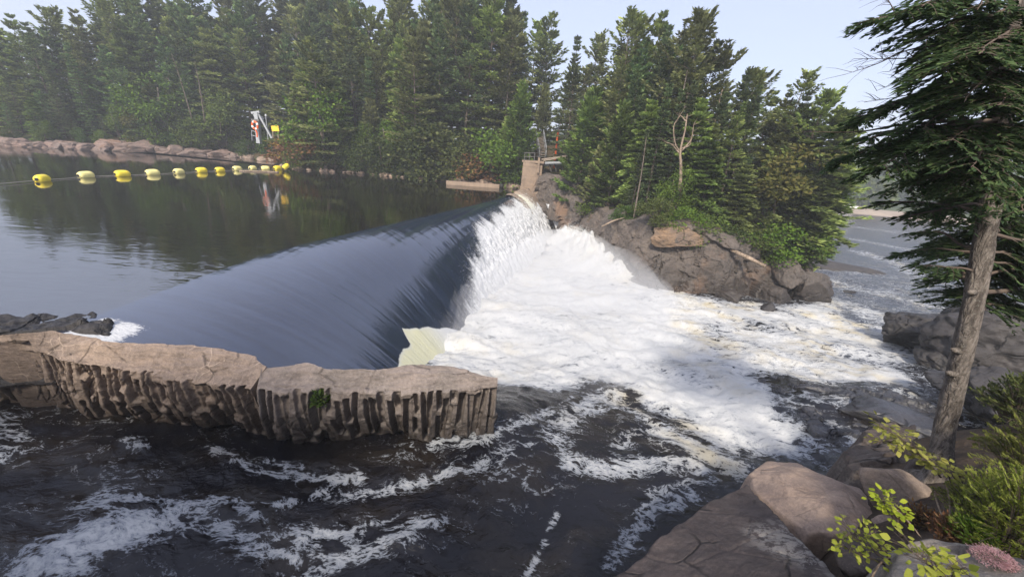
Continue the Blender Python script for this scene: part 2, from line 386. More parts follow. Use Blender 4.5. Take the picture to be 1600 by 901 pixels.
def forest_floor():
    t = NT('forest_floor'); p = t.pos(); n = t.noise(p, .35, 6, .65); n2 = t.noise(p, 4, 5, .65)
    c = t.mix(t.ss(.4, .62, n), (.055, .042, .026), (.04, .05, .02)); c = t.mix(t.mth('MULTIPLY', t.ss(.5, .7, n2), .5), c, (.12, .07, .035))
    return t.end(t.pr(c, .95, t.bump(n2, .7, .2), spec=.1))
M['floor'] = forest_floor()

def bank_soil():
    t = NT('bank_soil'); p = t.pos(); n = t.noise(p, 1.3, 6, .65); n2 = t.noise(p, 18, 6, .7)
    c = t.mix(t.ss(.4, .62, n), (.055, .042, .034), (.085, .065, .05)); c = t.mix(t.mth('MULTIPLY', t.ss(.52, .68, n2), .6), c, (.17, .11, .06))
    return t.end(t.pr(c, .95, t.bump(n2, .8, .05), spec=.15))
M['soil'] = bank_soil()

def hill_mat():
    t = NT('wooded_hill'); p = t.pos(); n = t.noise(p, .012, 5, .6); v = t.vor(p, .14); n2 = t.noise(p, .25, 4)
    c = t.mix(t.ss(.4, .6, n), (.035, .06, .022), (.065, .085, .03)); c = t.mix(t.mth('MULTIPLY', t.ss(.35, .7, n2), .6), c, (.03, .045, .02))
    return t.end(t.pr(c, .95, t.bump(v, 1.0, 4.0), spec=.05))
M['hill'] = hill_mat()

def reservoir():
    t = NT('dark_still_water'); p = t.pos()
    a = t.noise(t.mp(p, (.55, 1.5, 1), (0, 0, R(25))), 1.3, 3, .5, .4); b = t.noise(t.mp(p, (.6, 1.4, 1)), 6, 3, .55)
    x = t.n('SeparateXYZ', None, {0: p})
    # gusty patches of ripples in the middle of the pool, glassy elsewhere
    g = t.ss(.47, .66, t.noise(t.mp(p, (.35, 1, 1), (0, 0, R(-15))), .16, 3)); near = t.ss(30, 12, x.outputs[1])
    h = t.mth('ADD', t.mth('MULTIPLY', a, .55), t.mth('MULTIPLY', b, t.mth('MULTIPLY_ADD', g, .55, .05)))
    bp = t.bump(h, t.mth('MULTIPLY_ADD', near, .07, .035), .25)
    return t.end(t.pr((.010, .009, .007), .03, bp, spec=1.0, ior=2.3))
M['pool'] = reservoir()

def nappe_mat():
    t = NT('overflowing_water'); uv = t.n('UVMap').outputs[0]; foam = t.n('Attribute', {'attribute_name': 'foam'}).outputs['Fac']; tint = t.n('Attribute', {'attribute_name': 'tint'}).outputs['Fac']
    q1 = t.mp(uv, (1, .10, 1)); q2 = t.mp(uv, (1, .22, 1)); q3 = t.mp(uv, (1, .5, 1))
    n1 = t.noise(q1, 1.2, 3, .55, .3); n2 = t.noise(q2, 5.5, 4, .6); n3 = t.noise(q3, 16, 4, .65)
    mixn = t.mth('ADD', t.mth('MULTIPLY', n2, .5), t.mth('MULTIPLY', n3, .5))
    f = t.mth('ADD', foam, t.mth('MULTIPLY', t.mth('SUBTRACT', mixn, .5), 1.3)); fm = t.ss(.36, .66, f)
    fm = t.mth('MULTIPLY', fm, t.ss(.02, .12, foam))
    h = t.mth('ADD', t.mth('MULTIPLY', n1, .8), t.mth('MULTIPLY', n2, .20)); bp = t.bump(h, .15, .2)
    base = t.mix(t.ss(.38, .62, t.noise(t.mp(uv, (1, .05, 1)), 4.0, 5, .7)), (.007, .012, .029), (.017, .027, .056))
    sp = t.n('SeparateXYZ', None, {0: uv}).outputs[1]
    water = t.pr(base, t.mth('MULTIPLY_ADD', t.ss(.0, 8.0, sp), .17, .035), bp, spec=1.0, ior=t.mth('MULTIPLY_ADD', t.ss(.0, 5.0, sp), -.60, 2.3))
    fc = t.mix(n3, (.40, .42, .45), (.60, .61, .62)); fc = t.mix(t.mth('MULTIPLY', tint, t.mth('MULTIPLY_ADD', n2, .9, .45), clamp=True), fc, (.58, .57, .38))
    fo = t.pr(fc, .7, t.bump(mixn, .5, .12), spec=.2)
    return t.end(t.n('MixShader', None, {0: fm, 1: water, 2: fo}).outputs[0])
M['nappe'] = nappe_mat()

def rapids_mat():
    t = NT('rapids_water'); p = t.pos(); foam = t.n('Attribute', {'attribute_name': 'foam'}).outputs['Fac']; tint = t.n('Attribute', {'attribute_name': 'tint'}).outputs['Fac']
    wv = t.n('TexNoise', None, {'Vector': p, 'Scale': .8, 'Detail': 3}).outputs[1]
    w = t.n('VectorMath', {'operation': 'MULTIPLY_ADD'}, {0: wv, 1: (.9, .9, .9), 2: p}).outputs[0]
    q = t.mp(w, (.62, 1.25, 1), (0, 0, R(-22)))
    r1 = t.mth('SUBTRACT', 1.0, t.mth('ABSOLUTE', t.mth('MULTIPLY_ADD', t.noise(q, 2.0, 5, .6), 5.0, -2.5)), clamp=True)
    r2 = t.mth('SUBTRACT', 1.0, t.mth('ABSOLUTE', t.mth('MULTIPLY_ADD', t.noise(q, 7.5, 4, .65), 5.0, -2.5)), clamp=True)
    n3 = t.noise(q, 20, 4, .7); n1 = t.noise(q, .9, 4, .6)
    k = t.mth('ADD', t.mth('ADD', t.mth('MULTIPLY', r1, .38), t.mth('MULTIPLY', r2, .24)), t.mth('ADD', t.mth('MULTIPLY', n3, .30), t.mth('MULTIPLY', n1, .34)))
    f = t.mth('ADD', foam, t.mth('MULTIPLY', t.mth('SUBTRACT', k, .69), 1.6)); fm = t.mth('MULTIPLY', t.ss(.47, .69, f), t.ss(.0, .12, foam))
    base = t.mix(t.ss(.4, .65, n1), (.007, .007, .010), (.017, .014, .012))
    h = t.mth('ADD', t.mth('MULTIPLY', t.noise(q, 3.0, 4, .6), 1.0), t.mth('MULTIPLY', t.noise(w, 13, 4, .6), .3))
    water = t.pr(base, .17, t.bump(h, .42, .16), spec=.38, ior=1.45)
    thin = t.ss(.5, 1.15, f)
    fc = t.mix(thin, (.20, .22, .25), (.49, .50, .50)); fc = t.mix(t.mth('MULTIPLY', t.ss(.5, .3, t.noise(q, .55, 5, .62)), .75), fc, (.30, .32, .34)); fc = t.mix(t.mth('MULTIPLY', tint, t.ss(.35, .7, t.noise(w, 1.1, 4))), fc, (.46, .41, .29))
    fo = t.pr(fc, .8, t.bump(t.mth('ADD', n3, t.mth('MULTIPLY', r2, .6)), .3, .08), spec=.2)
    return t.end(t.n('MixShader', None, {0: fm, 1: water, 2: fo}).outputs[0])
M['rapids'] = rapids_mat()

# ------------------------------------------------------------------ land north of the river
LAND = [(-260, 40), (-120, 55), (-90, 58), (-78, 59), (-66, 67.5), (-53, 73), (-43, 69), (-38.5, 61), (-36, 58.0), (-30, 57.6), (-24, 58.6), (-17, 58.0), (-10.5, 57.2), (-3, 56.0), (0.5, 54.5),
        (3.2, 52.0), (4.6, 47), (6.8, 41), (8.6, 34), (10.4, 30.0), (15, 29.9), (20, 30.4), (25.0, 31.5), (27.5, 34.5), (32, 41), (37, 52), (44, 72), (60, 110), (80, 190), (60, 420), (-260, 420)]
def land(x, y):
    x = np.asarray(x, float); y = np.asarray(y, float)
    d = poly_sd(x, y, LAND)
    inn = 2.4 * sstep(1.5, 5.0, x)
    z = -7.4 + 8.15 * sstep(-1.5, .9, d - inn) + np.clip(d, 0, 70) * .085
    z = z + 4.6 * np.exp(-(((x - 4.5) / 6) ** 2 + ((y - 62) / 5.5) ** 2))          # knoll behind the abutment
    z = z + 1.2 * sstep(-62, -70, x) * sstep(1, 6, d)
    p = np.stack([x.ravel(), y.ravel(), x.ravel() * 0], 1)
    return z + (fbm(p * .22, 4, 3) * .55 * sstep(.3, 3, d).ravel()).reshape(z.shape)
def land1(x, y): return float(land(np.array([x]), np.array([y]))[0])

xs = np.r_[np.linspace(-260, -95, 30), np.linspace(-92, 60, 240), np.linspace(63, 100, 12)]
ys = np.r_[np.linspace(26, 85, 150), np.linspace(87, 420, 40)]
X, Y = np.meshgrid(xs, ys, indexing='ij'); Z = land(X, Y)
mb = MB(); mb.add(np.stack([X, Y, Z], 2).reshape(-1, 3), gridq(len(xs), len(ys)))
tag(mb.build('forest_ground', M['floor'], smooth=True), kind='structure')

# ground sheet under everything, to the horizon
mb = MB(); mb.add([[-590, -55, -9], [890, -55, -9], [890, 730, -9], [-590, 730, -9]], [[0, 1, 2, 3]])
tag(mb.build('ground', M['floor']), kind='structure')

# ------------------------------------------------------------------ dam crest, reservoir and overflow
CREST = np.array([(-11.6, -8), (-11.35, 4), (-11.15, 9.0), (-11.0, 13), (-10.4, 17), (-8.9, 21.5), (-7.3, 26), (-5.6, 31), (-3.9, 36), (-2.3, 41), (-1.0, 46), (0.1, 51), (1.0, 56), (3.4, 75), (5.5, 95)])
crest = resample(catmull(CREST, 900), 1400)
ct = np.gradient(crest, axis=0); ct /= np.linalg.norm(ct, axis=1)[:, None]
cn = np.stack([ct[:, 1], -ct[:, 0]], 1)                                             # points downstream
def crest_at(y):
    return np.array([np.interp(y, crest[:, 1], crest[:, 0]), y]), np.array([np.interp(y, crest[:, 1], cn[:, 0]), np.interp(y, crest[:, 1], cn[:, 1])])
# reservoir: rows along the crest, columns upstream
sel = np.arange(0, 1400, 6); us = -np.r_[0, np.geomspace(.15, 190, 90)]
m = crest[sel, 1] > 7.2; sel = sel[m]
P = crest[sel][:, None] + cn[sel][:, None] * us[None, :, None]
mb = MB(); mb.add(np.concatenate([P, np.zeros(P.shape[:2] + (1,))], 2).reshape(-1, 3), gridq(len(sel), len(us))[:, ::-1])
tag(mb.build('reservoir_water', M['pool'], smooth=True), kind='structure')

YS = [-8, 9, 13, 17, 21, 26, 31, 36, 41, 46, 52]
def dam_L(y): return np.interp(y, YS, [7.7, 7.7, 7.7, 7.4, 7.0, 6.2, 5.8, 5.6, 5.5, 5.4, 5.2])
def dam_D(y): return np.interp(y, YS, [3.7, 3.7, 3.8, 4.1, 4.4, 4.7, 4.9, 5.0, 5.0, 5.0, 5.0])
def nappe_z(y, t): return -dam_D(y) * np.clip(t, 0, 2) ** 1.85
sel = np.where((crest[:, 1] > 7.8) & (crest[:, 1] < 50.6))[0]; ns = 900
cs = resample(np.c_[crest[sel], cn[sel]], ns); tt = np.linspace(0, 1.2, 180)
cy_ = cs[:, 1][:, None]; T = np.broadcast_to(tt[None], (ns, len(tt))); Lh = dam_L(cy_)
cum = np.r_[0, np.cumsum(np.linalg.norm(np.diff(cs[:, :2], axis=0), axis=1))]
S = np.broadcast_to(cum[:, None], T.shape); U = T * Lh * 1.25
X = cs[:, 0][:, None] + cs[:, 2][:, None] * T * Lh; Y = cy_ + cs[:, 3][:, None] * T * Lh; Z = nappe_z(cy_, T)
q = np.stack([S.ravel() * .9, U.ravel() * .09, S.ravel() * 0], 1)
st = fbm(q, 3, 5).reshape(T.shape); st2 = ridged(np.stack([S.ravel() * 2.6, U.ravel() * .22, S.ravel() * 0], 1), 3, 9).reshape(T.shape)
Yc = np.broadcast_to(cy_, T.shape)
w0 = np.interp(Yc, [8, 12, 18, 22, 24, 27, 30, 36, 42, 47, 49, 50.6], [1.3, 1.3, 1.25, 1.0, .86, .68, .52, .36, .22, .15, .20, .42])
wob = fbm(np.stack([S.ravel() * .55, U.ravel() * .03, S.ravel() * 0], 1), 4, 21).reshape(T.shape)
foam = np.clip((T - w0 + wob * .20) * 2.4 + .5, 0, 1.2)
amp = .016 * sstep(.1, .8, T) * (1 + 4.5 * sstep(20, 34, Yc))
rough = fbm(np.stack([X.ravel() * 2.2, Y.ravel() * 2.2, Z.ravel() * 1.2], 1), 4, 33).reshape(T.shape)
dz = st * amp * 1.2 + st2 * amp * .7 + rough * .22 * np.clip(foam, 0, 1) * sstep(.2, .7, T)
X = X + cs[:, 2][:, None] * dz * .6; Z = Z + dz * .8
# smooth yellow-white apron at the toe of the near half
edge = np.interp(Yc, [8, 11, 12.6, 14.2, 15.0, 15.7, 17.5, 19.5, 21, 22.5], [1.02, .95, .90, .86, .88, .79, .86, .95, 1.03, 1.2]) + wob * .03
ap = sstep(-.012, .03, T - edge + st * .008) * sstep(21.5, 20, Yc)
foam = np.maximum(foam, ap * 1.2); tint = ap * sstep(1.22, 1.02, T) * sstep(20, 16.5, Yc) + .9 * sstep(45.4, 45.8, Yc) * sstep(48.2, 47.8, Yc) * sstep(.6, .3, T)
foam = np.maximum(foam, .85 * sstep(45.4, 45.8, Yc) * sstep(48.2, 47.8, Yc) * sstep(.05, .16, T))
foam = np.maximum(foam, .72 * sstep(9.1, 8.6, Yc + wob * .3) * sstep(.015, .05, T) * sstep(.26, .15, T))          # little spill beside the ledge
mb = MB(); mb.add(np.stack([X, Y, Z], 2).reshape(-1, 3), gridq(ns, len(tt))[:, ::-1])
tag(mb.build('waterfall', M['nappe'], smooth=True, attrs={'foam': foam, 'tint': np.clip(tint, 0, 1)}, uv=np.stack([S.ravel(), U.ravel()], 1)), kind='structure')

# concrete body of the dam, bare beside the abutment
mb = MB(); yy = np.linspace(44, 53.6, 50); tt2 = np.linspace(-.12, 1.25, 50); rows = []
for y in yy:
    c, n = crest_at(y); t = tt2; zz = nappe_z(y, t) - .10 - .8 * (1 - sstep(-.12, 0, t)) + .34 * np.clip(sstep(43.2, 44.4, y + .5 * np.sin(t * 9)) - sstep(45.6, 46.0, y) + sstep(47.6, 48.0, y), 0, 1) * sstep(.62, .30, t)
    rows.append(np.stack([c[0] + n[0] * t * dam_L(y), c[1] + n[1] * t * dam_L(y), zz], 1))
mb.add(np.vstack(rows), gridq(50, 50)[:, ::-1])
tag(mb.build('concrete_dam', M['concrete'], smooth=True), 'bare curved brown concrete end of the dam crest beside the abutment', 'dam')

# ------------------------------------------------------------------ lower river: one height field with foam
CTRL = [(0, 640, -1.9), (0, 760, -1.9), (0, 900, -1.9), (200, 690, -2.0), (420, 705, -2.1), (560, 700, -2.15), (700, 670, -1.95), (790, 638, -1.8), (815, 615, -2.3), (300, 860, -2.1), (600, 780, -2.25), (600, 890, -2.2), (850, 800, -2.3), (950, 870, -2.3),
        (850, 632, -2.4), (960, 640, -2.7), (1050, 740, -2.5), (1150, 735, -2.5), (1100, 680, -2.8), (1250, 700, -2.8), (1280, 720, -2.75), (1330, 640, -2.7), (1420, 640, -2.6), (1250, 600, -3.0), (1450, 600, -3.1), (1380, 600, -2.9),
        (650, 565, -4.1), (770, 590, -3.7), (715, 535, -4.1), (900, 590, -3.4), (880, 540, -3.8), (1050, 560, -3.7), (1200, 550, -3.7), (1350, 560, -3.7), (1450, 560, -3.9),
        (800, 480, -4.3), (900, 470, -4.6), (985, 448, -4.5), (1100, 470, -4.6), (1200, 490, -4.5), (1285, 468, -4.8), (1300, 500, -4.7), (1380, 480, -5.1), (1450, 450, -5.6), (1330, 430, -5.6), (1420, 380, -6.2), (1300, 370, -6.4), (1290, 330, -6.5), (1440, 345, -6.5), (1380, 360, -6.4)]
CW = [tuple(at_z(*c)) for c in CTRL] + [(1.5, 36, -5), (4, 44, -5), (5.5, 48, -4.9), (-2, 26, -4.9), (-1, 31, -5), (200, 190, -6.5), (-14, 3, -1.9), (20, 6, -2.4), (180, 60, -6.5), (26, 10, -3.0), (0, 1, -2.1), (60, 30, -5.9)]
river0 = RBF(CW)
# mound of the side cascade against the right bank
MOUND = [(5.4, 44.5), (7.0, 39.5), (8.3, 33.6), (9.5, 28.8)]
def mound(x, y):
    d = seg_dist(x, y, MOUND); k = np.clip((45.5 - y) / 17, 0, 1)
    return (1.9 + 3.6 * k - 5.2 * k ** 2) .clip(0) * np.exp(-(d / 1.7) ** 2) * sstep(47, 42.5, y) * sstep(27.5, 30.5, y)
def river_z(x, y): return river0(x, y) + mound(np.asarray(x, float), np.asarray(y, float))
def on_river(px, py):
    z = -3.0
    for _ in range(12):
        p = at_z(px, py, z); z = .5 * z + .5 * float(river0(p[0], p[1]))
    return at_z(px, py, z)
def W2(pts): return [tuple(on_river(*p)[:2]) for p in pts]

ang = np.linspace(R(-74), R(66), 1000); rad = np.geomspace(2.6, 260, 470)
A, RR = np.meshgrid(ang, rad, indexing='ij'); X = np.sin(A) * RR; Y = np.cos(A) * RR; Z = river_z(X, Y)
white = W2([(640, 566), (700, 470), (790, 440), (840, 400), (880, 372), (930, 375), (990, 440), (1100, 462), (1200, 474), (1290, 468), (1340, 500), (1400, 515), (1450, 545), (1470, 575), (1440, 598), (1340, 608), (1250, 590), (1195, 590), (1225, 640), (1290, 690), (1285, 722), (1230, 715), (1180, 735), (1120, 715), (1060, 660), (980, 605), (930, 598), (870, 618), (780, 604)])
white += [(-6, 14)]
white = white[:-1]
sdw = poly_sd(X, Y, white)
P3 = np.stack([X.ravel(), Y.ravel(), X.ravel() * 0], 1)
wobb = fbm(P3 * .55, 4, 40).reshape(X.shape)
foam = sstep(-1.0, 1.2, sdw + wobb * 1.1) * (1.0 - .24 * sstep(6, 18, X) + .48 * fbm(np.stack([(X * .34 - Y * .1).ravel(), (Y * .42 + X * .12).ravel(), X.ravel() * 0], 1), 5, 44).reshape(X.shape) * sstep(-3, 5, X))
sub = [  # (points, half width m, strength): foam streaks in the channel and downstream
    ([(130, 850), (190, 825), (270, 815)], .42, .72), ([(190, 838), (230, 828)], .30, .85), ([(150, 775), (220, 785), (300, 800)], .22, .52), ([(300, 810), (380, 840), (440, 870), (480, 895)], .20, .50), ([(330, 780), (420, 800)], .14, .42), ([(70, 880), (150, 865)], .12, .45), ([(420, 720), (480, 740), (560, 745)], .20, .5),
    ([(400, 800), (480, 770), (560, 770), (620, 760), (690, 740), (750, 715)], .16, .52), ([(430, 840), (540, 830), (620, 820), (690, 815)], .22, .52), ([(480, 880), (580, 855), (640, 830)], .25, .5), ([(330, 700), (400, 735), (500, 745)], .14, .48),
    ([(680, 690), (750, 682), (810, 660), (860, 640)], .22, .52), ([(700, 735), (760, 720), (830, 690)], .18, .46), ([(870, 680), (900, 640), (960, 615)], .45, .56), ([(885, 720), (950, 730), (1010, 725), (1070, 720)], .28, .66), ([(960, 700), (1000, 670)], .3, .45),
    ([(980, 850), (1020, 800), (1080, 770)], .2, .55), ([(1000, 790), (1060, 760), (1100, 750)], .25, .48), ([(820, 900), (850, 850), (870, 800)], .06, .55), ([(950, 880), (985, 850)], .1, .5), ([(200, 690), (230, 700)], .15, .5), ([(0, 660), (20, 680), (0, 720)], .3, .40),
    ([(1040, 680), (1090, 700), (1150, 730)], .5, .75), ([(1000, 640), (1060, 690), (1100, 740)], .35, .6),
    ([(1300, 470), (1400, 500), (1480, 540)], 2.0, .7), ([(1300, 440), (1340, 450), (1420, 470)], 2.2, .50), ([(1350, 395), (1400, 410), (1460, 440)], 2.0, .46), ([(1340, 375), (1420, 390)], 2.0, .42), ([(1290, 420), (1330, 425)], 1.5, .5), ([(1480, 600), (1510, 625)], .6, .6), ([(1240, 630), (1330, 620), (1440, 615)], .5, .46), ([(1300, 660), (1350, 700)], .3, .5),
    ([(1300, 350), (1420, 365)], 4, .30)]
for pts, w, s in sub:
    d = seg_dist(X, Y, W2(pts)); foam = np.maximum(foam, (s * .75 + .10) * np.exp(-(np.maximum(d + wobb * w * .9, 0) / (w * 1.6)) ** 2))
chan = sstep(14, 9, Y) * sstep(-16, -10, X)
foam = np.maximum(foam, (.05 + .16 * fbm(P3 * .8, 3, 48).reshape(X.shape)) * chan + .10 * sstep(20, 14, Y)); foam = np.maximum(foam, .30 * sstep(10, 16, X) * sstep(70, 40, Y))
mo = mound(X, Y); foam = np.maximum(foam, sstep(.12, .5, mo) * 1.05)
foam = np.where((X < 2) & (Y > 16), np.maximum(foam, 1.0), foam)
turb = np.clip(foam, 0, 1); amp = .055 + .11 * turb * sstep(5, 14, RR) + .04 * sstep(.1, .4, foam)
amp = amp * sstep(130, 60, RR)
wx, wy = fbm(P3 * .35, 3, 45).reshape(X.shape) * 1.6, fbm(P3 * .35 + 9, 3, 46).reshape(X.shape) * 1.6
e1 = 1.5 * fbm(np.stack([((X + wx) * .35 - (Y + wy) * .2).ravel(), ((Y + wy) * .62 + X * .2).ravel(), X.ravel() * 0], 1), 3, 51).reshape(X.shape) + .4; e2 = fbm(P3 * 2.4, 4, 57).reshape(X.shape); e3 = fbm(P3 * 7.5, 3, 63).reshape(X.shape)
Z = Z + amp * ((1.0 + .25 * turb) * (e1 - .4) + .75 * e2 * (1 - .55 * turb) + .3 * e3 * sstep(30, 10, RR) * (1 - .7 * turb))
Z = Z + mo * .34 * fbm(np.stack([X.ravel() * 2.2, Y.ravel() * .9, X.ravel() * 0], 1), 4, 71).reshape(X.shape)
tint = sstep(-.2, .8, wobb + .1) * (sstep(6, 14, X) * .7 + .42) * sstep(8, 10, RR); tint = np.maximum(tint, .8 * np.exp(-(seg_dist(X, Y, W2([(980, 620), (1060, 660), (1120, 715)])) / .9) ** 2))
mb = MB(); mb.add(np.stack([X, Y, Z], 2).reshape(-1, 3), gridq(len(ang), len(rad))[:, ::-1])
tag(mb.build('river_water', M['rapids'], smooth=True, attrs={'foam': foam, 'tint': np.clip(tint, 0, 1)}), kind='structure')
# ------------------------------------------------------------------ rocks
def boulder(name, label, c, size, rz=0.0, seed=0, mat='rock_pink', sub=5, cuts=16, rough=.05, cat='rock', group=None, tilt=(0, 0), soft=38, boxy=0.0):
    """angular boulder: a ball cut by random planes, edges softened, then weathered"""
    r = np.random.default_rng(seed + 100)
    bm = bmesh.new(); bmesh.ops.create_icosphere(bm, subdivisions=sub, radius=1.0)
    v = np.array([q.co[:] for q in bm.verts]); f = np.array([[q.index for q in p.verts] for p in bm.faces]); bm.free()
    d = v / np.linalg.norm(v, axis=1)[:, None]
    n = r.normal(size=(cuts, 3)); n /= np.linalg.norm(n, axis=1)[:, None]; h = r.uniform(.62, .95, cuts)
    if boxy:
        bxn = np.array([[1, 0, 0], [-1, 0, 0], [0, 1, 0], [0, -1, 0], [0, 0, 1], [0, 0, -1.0]]) + r.normal(0, boxy, (6, 3)); bxn /= np.linalg.norm(bxn, axis=1)[:, None]; n = np.vstack([bxn, n]); h = np.r_[r.uniform(.66, .78, 6), np.maximum(h, .8)]
    a = np.maximum(d @ n.T, 1e-3) / h; rr = 1.0 / (np.sum(a ** soft, 1) ** (1.0 / soft)); rr = np.minimum(rr, 1.12)
    p = d * rr[:, None]
    s = np.array(size) / 2
    w = p * s; k = 1.0 / max(s)
    dis = fbm(p * 2.3 + seed, 5, seed) * rough * 1.6 + fbm(w * 6 + seed, 4, seed + 5) * .018 / max(.2, min(s))
    f1, f2, cid, off = worley(p * 1.7 + seed * .37, seed + 9)
    dis = dis + (cid - .5) * rough * .7 - .018 * sstep(.08, .0, f2 - f1)
    w = w * (1 + dis)[:, None]
    R3 = np.array((Matrix.Rotation(rz, 3, 'Z') @ Matrix.Rotation(tilt[0], 3, 'X') @ Matrix.Rotation(tilt[1], 3, 'Y')))
    w = w @ R3.T
    mb = MB(); mb.add(w + np.array(c), t=f)
    o = mb.build(name, M[mat], smooth=True, loc=(c[0], c[1], c[2] - s[2]))
    return tag(o, label, cat, group)

def height_rock(name, label, poly, topf, zb, res, edge, seed, mat, amp=.06, cat='rock', strat=0.0, blk=.0, group=None, steps=True):
    """rock with a given footprint: top height from topf(x, y), steep broken sides down to zb"""
    pa = np.array([q[:2] for q in poly]); lo = pa.min(0) - edge * 1.6; hi = pa.max(0) + edge * 1.6
    nx = int((hi[0] - lo[0]) / res) + 2; ny = int((hi[1] - lo[1]) / res) + 2
    X, Y = np.meshgrid(np.linspace(lo[0], hi[0], nx), np.linspace(lo[1], hi[1], ny), indexing='ij'); sh = X.shape
    P = np.stack([X.ravel(), Y.ravel(), X.ravel() * 0], 1)
    jit = (fbm(P * .9 + seed, 3, seed) * .5 + fbm(P * 3.1, 4, seed + 3) * .35).reshape(sh) * (edge if steps else min(edge, .12))
    sd = poly_sd(X, Y, poly) + jit
    f1, f2, cid, off = worley(np.stack([X.ravel() * .9, Y.ravel() * 1.3, X.ravel() * 0 + seed], 1), seed + 4)
    t = topf(X, Y) + amp * fbm(P * 1.6, 5, seed + 7).reshape(sh) * 2 + amp * .5 * fbm(P * 7, 4, seed + 8).reshape(sh) + blk * (cid - .5).reshape(sh) - amp * .5 * sstep(.05, 0, (f2 - f1)).reshape(sh)
    if strat:
        q = ridged(np.stack([(X * .35 + Y * 1.0).ravel() * 1.5, (Y * .3 - X).ravel() * .25, X.ravel() * 0], 1), 3, seed + 2).reshape(sh); t = t + strat * q
    k = sstep(-edge, edge * .25, sd); side = (np.floor(k * 4 + fbm(P * 2.2, 3, seed + 1).reshape(sh) * .6) / 4).clip(0, 1) * .35 + k * .65 if steps else k
    Z = zb + (t - zb) * side
    keep = sd > -edge * 1.5
    idx = -np.ones(sh, int); q = gridq(nx, ny)[:, ::-1]; kf = keep.ravel(); q = q[kf[q].all(1)]
    used = np.unique(q); mp = -np.ones(nx * ny, int); mp[used] = np.arange(len(used))
    mb = MB(); mb.add(np.stack([X, Y, Z], 2).reshape(-1, 3)[used], mp[q])
    c = pa.mean(0)
    return tag(mb.build(name, M[mat], smooth=True, loc=(c[0], c[1], zb)), label, cat, group)

